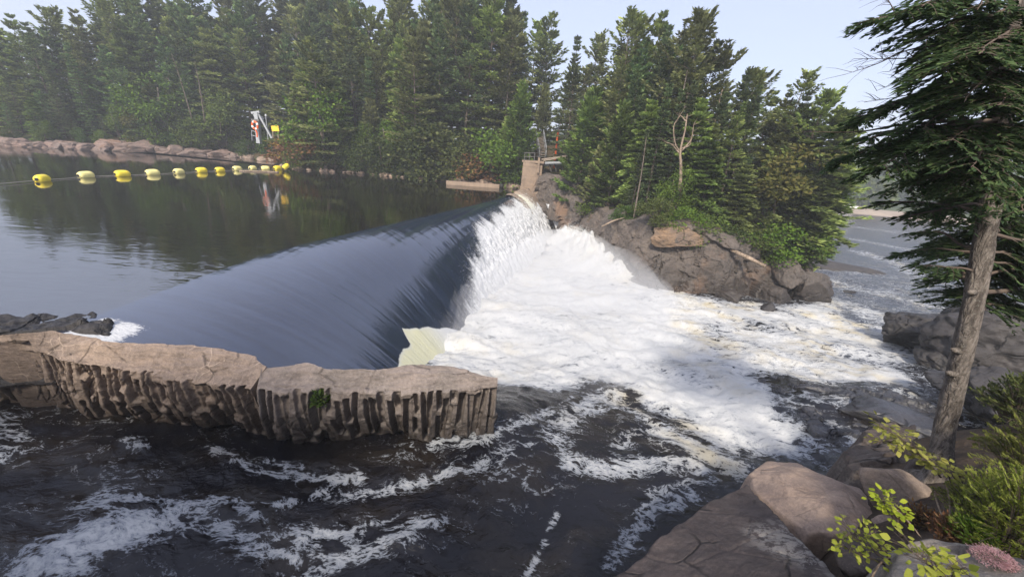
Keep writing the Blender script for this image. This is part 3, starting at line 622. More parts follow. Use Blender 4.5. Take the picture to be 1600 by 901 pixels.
# --- the drilled ledge: two blocks with the half-casts of drill holes down their faces
def ledge(label, back, front, zbot, seed, ends=(0, 0)):
    r = np.random.default_rng(seed); nu = 560 if seed == 8 else 860
    B = resample(np.array([at_z(*q) for q in back]), nu); Fr = resample(np.array([at_z(*q) for q in front]), nu)
    u = np.linspace(0, 1, nu); Llen = np.linalg.norm(Fr[-1] - Fr[0]); s = u * Llen
    B[:, :2] += (fbm(np.c_[s * 1.4, s * 0, s * 0 + seed], 4, seed)[:, None] * .16); Fr[:, 1] += fbm(np.c_[s * 2.2, s * 0, s * 0 + seed + 5], 4, seed + 1) * .12
    mid_n = np.array([(Fr[-1] - Fr[0])[1], -(Fr[-1] - Fr[0])[0], 0]); mid_n /= np.linalg.norm(mid_n); mid_n = -mid_n if mid_n[1] > 0 else mid_n
    holes = []; x = .1
    while x < Llen:
        h0 = r.uniform(-.15, .25); hl = r.uniform(.5, 1.9); rad_ = r.uniform(.055, .095); holes.append((x, rad_, r.uniform(-.12, .04), h0, hl, r.uniform(.075, .135)))
        if h0 + hl < 1.5: holes.append((x + r.uniform(-.05, .05), rad_, r.uniform(-.12, .04), h0 + hl + r.uniform(.05, .2), r.uniform(.5, 1.2), r.uniform(.07, .125)))
        x += r.uniform(.145, .225)
    rows = []
    # back wall up, top, front down
    for k in np.linspace(1, 0, 14)[:-1]: rows.append(B + np.array([0, .35 * k, 0]) + np.array([0, 0, -1.0]) * k * (zbot * -1 + .3))
    tops = np.linspace(0, 1, 60)
    for k in tops:
        p = B * (1 - k) + Fr * k; q = np.c_[s, np.full(nu, k * 1.0), s * 0 + seed]
        lay = ridged(np.c_[s * .55 + k * 1.2, k * 3.0 - s * .35, s * 0 + seed], 4, seed + 3)
        st = np.floor((fbm(np.c_[s * .28, k * 2.6 + s * .16, s * 0], 3, seed + 8) + 1) * 6) / 6
        dz = fbm(q * 1.3, 4, seed + 2) * .05 + (lay - .5) * .05 + fbm(q * 9, 4, seed + 4) * .014 + (st - 1) * .26
        rows.append(p + np.c_[s * 0, s * 0, dz * np.sin(np.pi * np.clip(k, .12, .88)) ** .5 * np.clip(np.sin(np.pi * u) * 3, 0, 1)])
    fz = np.linspace(0, 1, 150)[1:]; ztop = rows[-1][:, 2].copy()
    zlow = zbot + .0 * s
    for k in fz:
        z = ztop + (zlow - ztop) * k; h = ztop - z
        p = Fr.copy(); p[:, 2] = z
        under = -.55 * k ** 2.2 + .12 * np.sin(k * 3.0 + s * .8) - .35 * sstep(.72, .95, k + .10 * np.sin(s * 2.3 + seed))
        g = np.zeros(nu)
        for (hx, hr, tilt, h0, hl, dep) in holes:
            d = np.abs(s - hx - tilt * h) / hr; inside = (h > h0) & (h < h0 + hl)
            fade = sstep(h0 - .05, h0 + .12, h) * sstep(h0 + hl + .03, h0 + hl - .10, h)
            g = np.minimum(g, -np.sqrt(np.clip(1 - d * d, 0, 1)) * dep * 1.7 * fade)
        q = np.c_[s * 1.0, z * 1.0, s * 0 + seed]
        f1, f2, cid, off = worley(np.c_[s * .8, z * 1.1, s * 0 + seed * 3.1], seed + 6)
        out = under + g + fbm(q * 1.1, 3, seed + 9) * .13 + fbm(q * 7, 4, seed + 10) * .03 + (cid - .5) * .04 + ridged(q * 3, 3, seed + 12) * .03
        p = p + mid_n[None] * out[:, None]
        rows.append(p)
    V = np.stack(rows, 1); nv = V.shape[1]
    mb = MB(); mb.add(V.reshape(-1, 3), gridq(nu, nv))
    for e, flip in ((0, 0), (nu - 1, 1)):                                   # end faces, broken stone
        ring = V[e]; nb = 14 - 1; cen = ring.mean(0); k = np.linspace(0, 1, 12)[:, None, None]
        G = ring[None] * (1 - k) + cen[None, None] * k
        axis = (V[-1] - V[0]).mean(0); axis /= np.linalg.norm(axis); sg = 1 if flip else -1
        bul = (fbm(G.reshape(-1, 3) * 2.2, 4, seed + 20).reshape(G.shape[:2]) * .18 + .02) * np.sin(np.clip(k[..., 0], 0, 1) * np.pi / 2)
        G = G + axis[None, None] * (sg * bul)[..., None]
        qq = gridq(12, nv); mb.add(G.reshape(-1, 3), qq if not flip else qq[:, ::-1])
    c = V.reshape(-1, 3).mean(0); c[2] = zbot
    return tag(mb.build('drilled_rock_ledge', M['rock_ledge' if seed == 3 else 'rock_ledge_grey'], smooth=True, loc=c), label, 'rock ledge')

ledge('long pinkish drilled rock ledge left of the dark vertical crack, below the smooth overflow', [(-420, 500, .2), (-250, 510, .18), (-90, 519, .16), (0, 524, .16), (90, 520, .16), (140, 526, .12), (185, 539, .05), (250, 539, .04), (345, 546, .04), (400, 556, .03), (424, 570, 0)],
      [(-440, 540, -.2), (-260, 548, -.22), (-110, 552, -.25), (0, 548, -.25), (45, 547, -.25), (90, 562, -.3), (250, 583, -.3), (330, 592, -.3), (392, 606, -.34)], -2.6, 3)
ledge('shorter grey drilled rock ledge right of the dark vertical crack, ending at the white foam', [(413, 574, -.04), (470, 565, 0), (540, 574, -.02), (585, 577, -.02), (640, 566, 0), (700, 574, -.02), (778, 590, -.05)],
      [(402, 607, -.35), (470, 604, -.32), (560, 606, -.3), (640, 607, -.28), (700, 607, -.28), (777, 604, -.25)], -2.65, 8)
# dark wet rock the left end of the reservoir runs over
height_rock('wet_rock', 'dark wet rock at the near edge of the reservoir beside the small spill', [tuple(at_z(*q)[:2]) for q in [(-330, 492, 0), (-150, 500, 0), (-60, 505, 0), (0, 500, 0), (80, 492, 0), (150, 489, 0), (180, 500, 0), (170, 520, 0), (120, 524, -.1), (0, 530, -.1), (-60, 532, -.1), (-330, 520, -.1)]],
            lambda x, y: .10 + 0 * x, -1.2, .03, .25, 31, 'rock_dark', .10)

# --- promontory cliff
CB = [(1.2, 52.4, -3), (3.6, 48.6, -5), (5.6, 43.5, -5.3), (7.4, 37.5, -5.3), (8.7, 32.5, -5.3), (9.9, 29.2, -5.3), (13.5, 28.2, -5.3), (17.5, 28.6, -5.4), (22, 29.2, -5.5), (25.6, 30.3, -5.6), (28.2, 33.4, -6), (32.5, 39.5, -6.8), (38, 51, -7), (46, 72, -7)]
CT = [(1.8, 54.0, 2.2), (4.6, 49.6, 1.6), (7.2, 44.2, .5), (8.7, 38.2, -.1), (9.5, 33.4, .0), (11.0, 30.2, .3), (14.2, 29.5, .5), (17.8, 30.3, -.2), (21.5, 31.0, -.9), (24.6, 31.8, -1.3), (26.6, 34.2, -1.6), (30.6, 40.5, -2.6), (36, 52, -3.5), (44, 73, -4)]
CTi = [(x - .0 + dx, y + dy, z + .9) for (x, y, z), (dx, dy) in zip(CT, [(.5, 2.5), (2, 2), (2.6, 1), (2.6, 1), (2.4, 1.6), (1.2, 3), (.3, 3.2), (0, 3.2), (-.4, 3.2), (-1.5, 2.6), (-2.6, 1.2), (-3, 1), (-3, 0), (-3, 0)])]
nu = 760; cb, ctp, cti = [resample(catmull(q, 400), nu) for q in (CB, CT, CTi)]
nrow = 120; ks = np.linspace(0, 1, nrow); V = cb[:, None] * (1 - ks[None, :, None]) + ctp[:, None] * ks[None, :, None]
tan = np.gradient(cb, axis=0); nn = np.stack([tan[:, 1], -tan[:, 0], tan[:, 0] * 0], 1); nn /= np.linalg.norm(nn, axis=1)[:, None]
p = V.reshape(-1, 3); warp = p + np.stack([fbm(p * .5, 3, 80 + k) for k in range(3)], 1) * .9
f1, f2, cid, off = worley(warp * np.array([.32, .32, .20]), 85); g1, g2, cid2, off2 = worley(warp * np.array([.9, .9, .6]), 90)
cd = lambda c, k: np.sin(c * 6283.0 * (k + 1))
out = (cid - .45) * 1.2 + (off[:, 0] * cd(cid, 0) + off[:, 1] * cd(cid, 1) + off[:, 2] * (cd(cid, 2) * .6 - .35)) * .5 + (cid2 - .5) * .20 + (off2[:, 0] * cd(cid2, 0) + off2[:, 2] * cd(cid2, 2)) * .30 - .10 * sstep(.03, 0, f2 - f1) - .04 * sstep(.03, 0, g2 - g1) + fbm(p * 1.7, 5, 95) * .14
out = out.reshape(nu, nrow) * (sstep(0, .06, ks) * sstep(1.08, .86, ks))[None]
V = V + nn[:, None] * out[..., None]
kt = np.linspace(0, 1, 16)[1:]; C2 = ctp[:, None] * (1 - kt[None, :, None]) + cti[:, None] * kt[None, :, None]
C2[..., 2] += fbm(C2.reshape(-1, 3) * .8, 4, 99).reshape(C2.shape[:2]) * .45 * np.sin(np.pi * kt)[None] - .5 * kt[None] ** 3
V = np.concatenate([V, C2], 1)
mb = MB(); mb.add(V.reshape(-1, 3), gridq(nu, V.shape[1])[:, ::-1]); c = V.reshape(-1, 3).mean(0); c[2] = -5.5
tag(mb.build('rock_cliff', M['rock_cliff'], smooth=False, loc=c), 'fractured grey rock cliff under the trees, orange near its top, across the white water', 'cliff')

def rk(label, px, py, z, size, seed, mat, rz=0., name='rock', **k):
    p = at_z(px, py, z); return boulder(name, label, p, size, rz, seed, mat, **k)
# blocks along the foot and face of the cliff
for i, (lab, c, s, m_, sd_) in enumerate([
    ('big rounded grey boulder at the right foot of the cliff, tallest of three', (24.6, 29.6, -4.0), (3.6, 2.8, 3.4), 'rock_cliff', 41), ('grey boulder at the cliff foot, left of the tallest corner boulder', (21.3, 28.6, -4.5), (2.8, 2.2, 2.2), 'rock_cliff', 42),
    ('smooth brown leaning slab below the driftwood log', (22.3, 30.0, -2.6), (4.2, 2.2, 2.8), 'rock_cliff', 43), ('dark squat boulder at the water under the middle of the cliff', (17.2, 28.0, -4.7), (2.4, 1.6, 1.5), 'rock_cliff', 44),
    ('blocky orange-brown rock on top of the cliff beside the side cascade', (12.6, 29.35, -.55), (4.8, 2.0, 1.9), 'rock_orange', 48),
    ('grey rock at the corner of the cliff facing the lower river', (27.2, 31.8, -4.6), (2.6, 2.4, 2.6), 'rock_cliff', 47)]):
    boulder('rock', lab, c, s, i * .7 if i < 4 else .1, sd_, m_, 6, 7, .10, soft=80, boxy=.3)
boulder('rock_spit', 'low brown rock spit reaching into the lower river beyond the cliff', (39.0, 45.5, -6.0), (15, 4.2, 2.3), R(-18), 51, 'rock_grey', 5, 14, .05)
boulder('rock', 'small flat rock awash off the tip of the low spit', (43.5, 41.6, -6.1), (2.4, 1.2, .8), R(-10), 52, 'rock_grey', 4)
rk('small dark pointed rock alone in the white water below the cliff', 1198, 484, -4.35, (1.25, .9, 1.0), 53, 'rock_dark', .4, sub=4)
rk('tiny dark rock awash upstream of the dark right-hand rocks', 1328, 456, -5.0, (1.5, .6, .4), 54, 'rock_dark', sub=4)
# dark rock mass right of the white water
for lab, px, py, y, s, sd_, rz, mt in [('dark rounded rock nearest the white water, left of the hemlock trunk', 1438, 518, 20.5, (4.0, 3.4, 2.7), 61, .3, 'rock_dark'), ('dark rock behind the hemlock trunk at the river edge', 1505, 520, 19.5, (3.4, 3.0, 2.8), 62, 1.2, 'rock_dark'),
        ('broad grey slab rock right of the hemlock trunk under its boughs', 1585, 548, 16.5, (6.2, 5.0, 4.0), 63, .2, 'rock_grey'), ('dark block below the rounded rock, partly behind the trunk', 1475, 560, 17.2, (3.0, 2.2, 2.0), 64, .8, 'rock_dark'),
        ('grey broken rock behind the shrubs on the right bank', 1590, 628, 10.6, (3.6, 2.6, 2.0), 65, .5, 'rock_grey'), ('low dark rock behind the foot of the hemlock', 1530, 612, 11.8, (2.6, 2.2, 1.2), 66, .1, 'rock_dark')]:
    boulder('rock', lab, at_y(px, py, y), s, rz, sd_, mt, 6, 9, .12, soft=60)
# thin-water slabs in the middle distance
SH = [(1165, 585), (1240, 588), (1300, 605), (1360, 598), (1450, 602), (1490, 650), (1440, 700), (1320, 722), (1285, 690), (1235, 640)]
SHW = [tuple(on_river(*q)[:2]) for q in SH]
height_rock('rock_shelf', 'broad dark wet rock shelf with water sheeting over it, left of the hemlock trunk', SHW, lambda x, y: river0(x, y) - .03 + .02 * np.sin(x), -4.2, .03, .5, 71, 'rock_shelf', .10, strat=.16)
p = at_z(1395, 655, -2.6); boulder('slab_rock', 'low brown slab at the foot of the bank in front of the trunk', p, (3.2, 1.7, .8), R(-30), 74, 'rock_shelf', 5, 10, .06)
# --- near bank and its rocks
BANK = [(1465, 738, .95), (1400, 705, .15), (1340, 700, -.8), (1600, 640, 1.3), (1540, 660, .5), (1600, 760, 1.9), (1460, 850, 1.5), (1370, 850, 1.1), (1400, 780, .75), (1300, 790, .1), (1600, 880, 2.4), (1250, 860, .2), (1500, 800, 1.5)]
BW = [tuple(at_z(*q)) for q in BANK] + [(9.5, 9.5, -3.2), (14, 8, -2.6), (18, 6, -.5), (14, 2, 2.4), (6, .2, 3.0), (3, -1, 2.6), (18, 14, -3.6), (4.2, 5.6, -1.6), (8, 7.6, -1.6)]
bankf = RBF(BW)
BPOLY = [tuple(at_z(*q)[:2]) for q in [(1330, 960, 1.2), (1250, 850, .3), (1310, 770, 0), (1335, 700, -.6), (1420, 655, -.2), (1500, 640, .2)]] + [(12, 9.5), (20, 14), (40, 14), (40, -4), (3.2, -4)]
xs = np.linspace(2.6, 20, 260); ys = np.linspace(-2, 14, 230); X, Y = np.meshgrid(xs, ys, indexing='ij'); P = np.stack([X.ravel(), Y.ravel(), X.ravel() * 0], 1)
Z = bankf(X, Y) + (fbm(P * 1.2, 5, 110) * .16 + fbm(P * 6, 4, 112) * .04).reshape(X.shape) - .22 - 4.0 * sstep(.35, -.5, poly_sd(X, Y, BPOLY))
mb = MB(); mb.add(np.stack([X, Y, Z], 2).reshape(-1, 3), gridq(len(xs), len(ys))); tag(mb.build('riverbank', M['soil'], smooth=True), kind='structure')
xs = np.linspace(-40, 45, 90); ys = np.linspace(-40, -2.2, 50); X, Y = np.meshgrid(xs, ys, indexing='ij'); P = np.stack([X.ravel(), Y.ravel(), X.ravel() * 0], 1)
mb = MB(); mb.add(np.stack([X, Y, 2.4 - 5.5 * sstep(-5, -2.2, Y) * sstep(0, -4, X) - .9 * sstep(-4, -2.2, Y) * sstep(-4, 0, X) + (fbm(P * .3, 4, 118) * .5).reshape(X.shape)], 2).reshape(-1, 3), gridq(len(xs), len(ys))); tag(mb.build('near_ground', M['floor'], smooth=True), kind='structure')
def bank_z(x, y): return float(bankf(np.array([x]), np.array([y]))[0])

pz = lambda L: [tuple(at_z(*q)) for q in L]
def top_rbf(L):
    f = RBF(pz(L)); return f
L = [(930, 915, .25), (1000, 870, .2), (1060, 815, .15), (1120, 775, .1), (1168, 752, .05), (1205, 785, .35), (1260, 840, .75), (1320, 905, 1.2), (1330, 960, 1.4), (1000, 960, .6)]
height_rock('slab_rock', 'large dark brown slab rock in the bottom foreground with a pale lichened right half', [q[:2] for q in pz(L)], top_rbf(L), -2.7, .018, .16, 121, 'rock_lichen', .03, steps=False)
L = [(1165, 735, -.05), (1195, 718, -.15), (1245, 722, -.2), (1290, 745, -.1), (1345, 762, .1), (1372, 790, .2), (1395, 822, .42), (1340, 842, .5), (1262, 838, .4), (1210, 800, .15), (1175, 770, 0)]
height_rock('boulder', 'large smooth pinkish tan boulder at the water edge beside the white tongue', [q[:2] for q in pz(L)], lambda x, y, f=top_rbf(L): f(x, y) + .22 * sstep(0, .55, poly_sd(x, y, [q[:2] for q in pz(L)])), -2.7, .018, .22, 131, 'rock_tan', .022, steps=False)
boulder('boulder', 'grey-brown angular boulder below the foot of the hemlock', at_z(1402, 770, .66), (1.02, .66, .58), R(-24), 141, 'rock_tan2', 5, 9, .05, tilt=(.1, .2))
height_rock('slab_rock', 'dark brown slab sloping to the river in front of the hemlock trunk', [q[:2] for q in pz([(1310, 700, -.7), (1370, 660, -.5), (1440, 650, .0), (1450, 720, .6), (1400, 740, .4), (1330, 738, -.2)])], top_rbf([(1310, 700, -.7), (1370, 660, -.6), (1440, 650, -.1), (1450, 720, .65), (1400, 740, .45), (1330, 738, -.2)]), -2.8, .025, .3, 145, 'rock_brown', .06, strat=.08)
L = [(1392, 905, 1.95), (1398, 850, 1.75), (1450, 843, 1.8), (1530, 852, 1.95), (1600, 858, 2.1), (1680, 880, 2.3), (1660, 960, 2.5), (1400, 960, 2.1)]
height_rock('slab_rock', 'flat grey rock in the bottom right corner with pink flowers on it', [q[:2] for q in pz(L)], top_rbf(L), .9, .012, .10, 151, 'rock_slab', .022)
boulder('rock', 'small split tan rock wedged between the tan boulder and the saplings', at_z(1395, 822, .65), (.5, .28, .16), R(-20), 161, 'rock_tan', 4, 10, .05)
boulder('rock', 'broken dark rock in the shade under the angular boulder', at_z(1440, 810, .8), (.62, .5, .34), R(10), 163, 'rock_brown', 4, 10, .06)
boulder('rock', 'dark rock between the lichened slab and the small leafy sapling', at_z(1345, 880, 1.0), (.6, .5, .35), R(40), 165, 'rock_brown', 4, 10, .06)

# --- shoreline rocks, left
r = np.random.default_rng(5)
def shore_at(px, py, off):
    d = ray(px, py); h = d[:2] / np.linalg.norm(d[:2]); t = np.linspace(22, 150, 2500); sd_ = poly_sd(h[0] * t, h[1] * t, LAND); i = np.argmax(sd_ > off); return h * t[i]
NUM = ['first', 'second', 'third', 'fourth', 'fifth', 'sixth', 'seventh', 'eighth', 'ninth', 'tenth', 'eleventh', 'twelfth', 'thirteenth', 'fourteenth', 'fifteenth', 'sixteenth', 'seventeenth', 'eighteenth']
shore = [(-20, 5.5, 3.0), (8, 5, 2.3), (34, 4.4, 2.6), (62, 5, 2.0), (88, 4, 2.4), (112, 5, 2.9), (140, 4.6, 2.5), (166, 5, 3.0), (188, 5.2, 4.0), (212, 5.6, 3.8), (232, 3.2, 2.6), (254, 4.0, 2.3), (274, 3.6, 2.9), (296, 4.2, 2.2), (318, 3.8, 2.6), (338, 4.4, 2.4), (358, 3.6, 1.9), (374, 3.2, 1.8)]
for i, (px, w, h) in enumerate(shore):
    p0 = shore_at(px, 225, .3)
    boulder('shore_rock', 'pinkish shoreline rock under the left forest, %s of eighteen from the left' % NUM[i], (p0[0], p0[1], h * .06), (w * 1.15, w * .8, h * .85), r.uniform(-.5, .5) + R(35 if px > 180 else -38), 200 + i, 'rock_shore', 5, 6, .13, soft=60, boxy=.4, group='pinkish rocks along the left shoreline')
px = 384
k = 0
while px < 812:
    p0 = shore_at(px, 262, r.uniform(-.9, .5)); w = r.uniform(.5, 1.3) * (1.5 if (px < 440 or px > 715) and r.random() < .6 else .8); sd_ = poly_sd(np.array([p0[0]]), np.array([p0[1]]), LAND)[0]
    boulder('shore_rock', 'small tan waterline stone at the foot of the bank between buoys and abutment', (p0[0], p0[1], .05 + max(0, sd_) * .2), (w * 1.5, w * 1.1, w * .8), r.uniform(0, 3), 230 + k, 'rock_pink', 3, 8, .09, soft=60, group='small tan waterline stones between buoys and abutment'); px += r.choice([3, 4, 6, 9, 14, 20]) * r.uniform(.8, 1.3); k += 1
# --- far shore of the lower river: beach, wooded rise, hills
fa, fb = at_z(1262, 327, -6.5)[:2], at_z(1445, 344, -6.5)[:2]; fd = (fb - fa) / np.linalg.norm(fb - fa); fn = np.array([-fd[1], fd[0]]); fn = fn if fn[1] > 0 else -fn
us = np.linspace(-60, 160, 90); vsx = np.r_[np.linspace(-6, 60, 40), np.geomspace(64, 620, 60)]
Uu, Vv = np.meshgrid(us, vsx, indexing='ij'); X = fa[0] + fd[0] * Uu * (1 + np.maximum(Vv, 0) / 170) + fn[0] * Vv; Y = fa[1] + fd[1] * Uu * (1 + np.maximum(Vv, 0) / 170) + fn[1] * Vv
P = np.stack([X.ravel(), Y.ravel(), X.ravel() * 0], 1)
Z = -7.2 + 1.9 * sstep(-5, 7, Vv) + 6 * sstep(14, 120, Vv) + 30 * sstep(70, 220, Vv) * (.6 + .5 * fbm(P * .004, 3, 300).reshape(X.shape)) + 7 * sstep(240, 480, Vv) * (.75 + .5 * fbm(P * .0022, 3, 305).reshape(X.shape)) + fbm(P * .05, 4, 301).reshape(X.shape) * 2.4 * sstep(14, 60, Vv)
near = Vv < 11; k = 40
q = gridq(len(us), len(vsx)); fc_v = Vv.ravel()[q].mean(1)
for nm, msk, mt in (('beach', fc_v < 12, M['sand']), ('hills', fc_v >= 12, M['hill'])):
    qq = q[msk]; used = np.unique(qq); mp_ = -np.ones(X.size, int); mp_[used] = np.arange(len(used))
    mb = MB(); mb.add(np.stack([X, Y, Z], 2).reshape(-1, 3)[used], mp_[qq]); o = mb.build(nm, mt, smooth=True); tag(o, kind='structure')
def far_pt(u, v):
    return np.array([fa[0] + fd[0] * u * (1 + max(v, 0) / 170) + fn[0] * v, fa[1] + fd[1] * u * (1 + max(v, 0) / 170) + fn[1] * v])
def far_z(v): return -7.2 + 1.9 * float(sstep(-5, 7, v)) + 6 * float(sstep(14, 120, v)) + 8 * float(sstep(90, 260, v)) + 14 * float(sstep(240, 480, v))
# ------------------------------------------------------------------ trees
def nrm(v): return v / (np.linalg.norm(v, axis=-1, keepdims=True) + 1e-9)

def conifer(name, H, seed, base=.12, width=.2, whorls=26, nb=5, leaf=(.5, .13), dens=9, top_pow=.8, rise=(50, 8, -12), irregular=.25, wind=(0, 0), trunk_r=.017, gaps=0.0, mats=('pine_a', 'bark'), stubs=0, droop=.12, flat=.055, bend=.02, twist=1.0):
    r = np.random.default_rng(seed); e = empty(name, (0, 0, 0))
    tm, cm = MB(), MB()
    zs = np.linspace(0, 1, 14); bx = bend * H * np.sin(zs * 2.3 + seed) ; by = bend * H * np.cos(zs * 1.9 + seed * 2)
    bx -= bx[0]; by -= by[0]
    tp = np.c_[bx, by, zs * H]; tp[0, 2] = -.8
    tm.tube(tp, trunk_r * H * (1 - zs * .93) * np.r_[1.35, np.ones(13)], 7)
    axis = lambda z: np.array([np.interp(z / H, zs, bx), np.interp(z / H, zs, by), z])
    PP, DD, SS, LL, WW, TT = [], [], [], [], [], []
    for i in range(whorls):
        k = (i + r.uniform(-.3, .3)) / (whorls - 1); k = min(max(k, 0), .995)
        h = base + (1 - base) * k ** .92; z = h * H
        if r.random() < gaps and k < .8: continue
        env = (1 - k) ** top_pow * (1 - .35 * max(0, .22 - k) / .22) + .015
        n = int(nb + r.integers(-1, 2)) if k < .9 else 4; a0 = r.uniform(0, 6.28)
        for j in range(n):
            az = a0 + j * 6.283 / n + r.uniform(-.35, .35); L = width * H * env * (1 + r.uniform(-irregular, irregular))
            if r.random() < gaps * .6: L *= r.uniform(.3, .7)
            L = max(L, .35); ang = np.interp(k, [0, .55, 1], [rise[2], rise[1], rise[0]]) + r.uniform(-8, 8)
            o = np.array([math.cos(az), math.sin(az), 0]); o[:2] += np.array(wind) * (.3 + k); o = o / np.linalg.norm(o); lat = np.array([-o[1], o[0], 0])
            ta = math.tan(R(ang)); q = np.linspace(0, 1, 4)
            cv = lambda q: axis(z) + o * (L * np.asarray(q))[..., None] + np.array([0, 0, 1]) * (L * (ta * np.asarray(q) + droop * np.asarray(q) ** 2 * (1.5 if k > .3 else .8)))[..., None]
            tm.tube(cv(q), np.array([.014, .010, .006, .002]) * L * .9 + .008, 3, cap=False)
            m = int(2.0 * dens * (L + .6) * (1.0 + .8 * (k > .6))); 
            if m < 3: m = 3
            qq = r.uniform(.18 if L > 1.5 else .02, 1.0, m) ** .8; sp = L * .34 * (1.08 - qq) + .16
            sgn = r.uniform(-1, 1, m); P = cv(qq) + lat * (sp * sgn)[:, None]; P[:, 2] += r.normal(0, flat, m) * (.4 + L * .2) + .05 * L * np.abs(sgn) * 0
            up = r.uniform(-.15, .55, m) + (.5 if k > .8 else 0)
            D = nrm(o * r.uniform(.5, 1.1, m)[:, None] + lat * (sgn * .9 + r.normal(0, .3, m))[:, None] + np.array([0, 0, 1]) * up[:, None])
            S = nrm(np.cross(D, np.array([0, 0, 1.0]) + r.normal(0, .45, (m, 3))))
            PP.append(P); DD.append(D); SS.append(S); LL.append(leaf[0] * r.uniform(.6, 1.35, m)); WW.append(leaf[1] * r.uniform(.6, 1.4, m)); TT.append(np.full(m * 4, r.uniform(-.48, .48)) + np.repeat(.25 * (qq - .5), 4))
    for i in range(stubs):                                                    # dead stubs on the bare lower trunk
        z = H * r.uniform(.08, base); az = r.uniform(0, 6.28); L = r.uniform(.5, 1.8); o = np.array([math.cos(az), math.sin(az), r.uniform(-.2, .3)])
        tm.tube(np.array([axis(z), axis(z) + o * L * .5, axis(z) + o * L + np.array([0, 0, r.uniform(-.2, .2)])]), [.04, .025, .008], 3, cap=False)
    cm.leaves(np.vstack(PP), np.vstack(DD), np.vstack(SS), np.concatenate(LL), np.concatenate(WW))
    tm.build('trunk', M[mats[1]], e, smooth=True); cm.build('crown', M[mats[0]], e, attrs={'tone': np.concatenate(TT)})
    e['H'] = float(H); return e

def broadleaf(name, H, seed, w=.7, mats=('green', 'bark'), leaf=.16, n=3800, stem=.25, lumps=14, nstem=3):
    r = np.random.default_rng(seed); e = empty(name, (0, 0, 0)); tm, cm = MB(), MB()
    C = []; 
    for i in range(lumps):
        k = r.uniform(stem, 1); a = r.uniform(0, 6.28); rad = H * w * .5 * math.sqrt(max(.05, 1 - ((k - .5) / .62) ** 2)) * r.uniform(.2, .85)
        C.append((np.array([math.cos(a) * rad, math.sin(a) * rad, H * k * .9]), H * w * r.uniform(.13, .26)))
    C.append((np.array([0, 0, H * .88]), H * w * .15))
    for i in range(nstem):
        a = r.uniform(0, 6.28); tm.tube(catmull([(0.05 * math.cos(a), .05 * math.sin(a), -.4), (.06 * H * math.cos(a), .06 * H * math.sin(a), H * .4), (.12 * H * math.cos(a), .12 * H * math.sin(a), H * .8)], 7), np.linspace(.018, .006, 7) * H + .01, 5)
    for c, s in C[:8]: tm.tube(np.array([[0, 0, H * .15], c * [.6, .6, .55], c]), [.012 * H, .008 * H, .003 * H], 4, cap=False)
    w_ = np.array([s ** 2 for _, s in C]); w_ /= w_.sum(); ids = r.choice(len(C), n, p=w_)
    cc = np.array([c for c, _ in C])[ids]; ss_ = np.array([s for _, s in C])[ids]
    d = nrm(r.normal(size=(n, 3))); P = cc + d * (ss_ * r.uniform(.45, 1.12, n))[:, None] * np.array([1, 1, .75])
    P[:, 2] = np.maximum(P[:, 2], .05)
    D = nrm(d * .7 + r.normal(0, .6, (n, 3)) + np.array([0, 0, -.15])); S = nrm(np.cross(D, nrm(r.normal(0, .7, (n, 3)) + np.array([0, 0, 1.0]))))
    cm.leaves(P, D, S, leaf * r.uniform(.6, 1.3, n), leaf * .36 * r.uniform(.7, 1.3, n))
    tm.build('trunk', M[mats[1]], e, smooth=True); cm.build('crown', M[mats[0]], e); e['H'] = float(H); return e

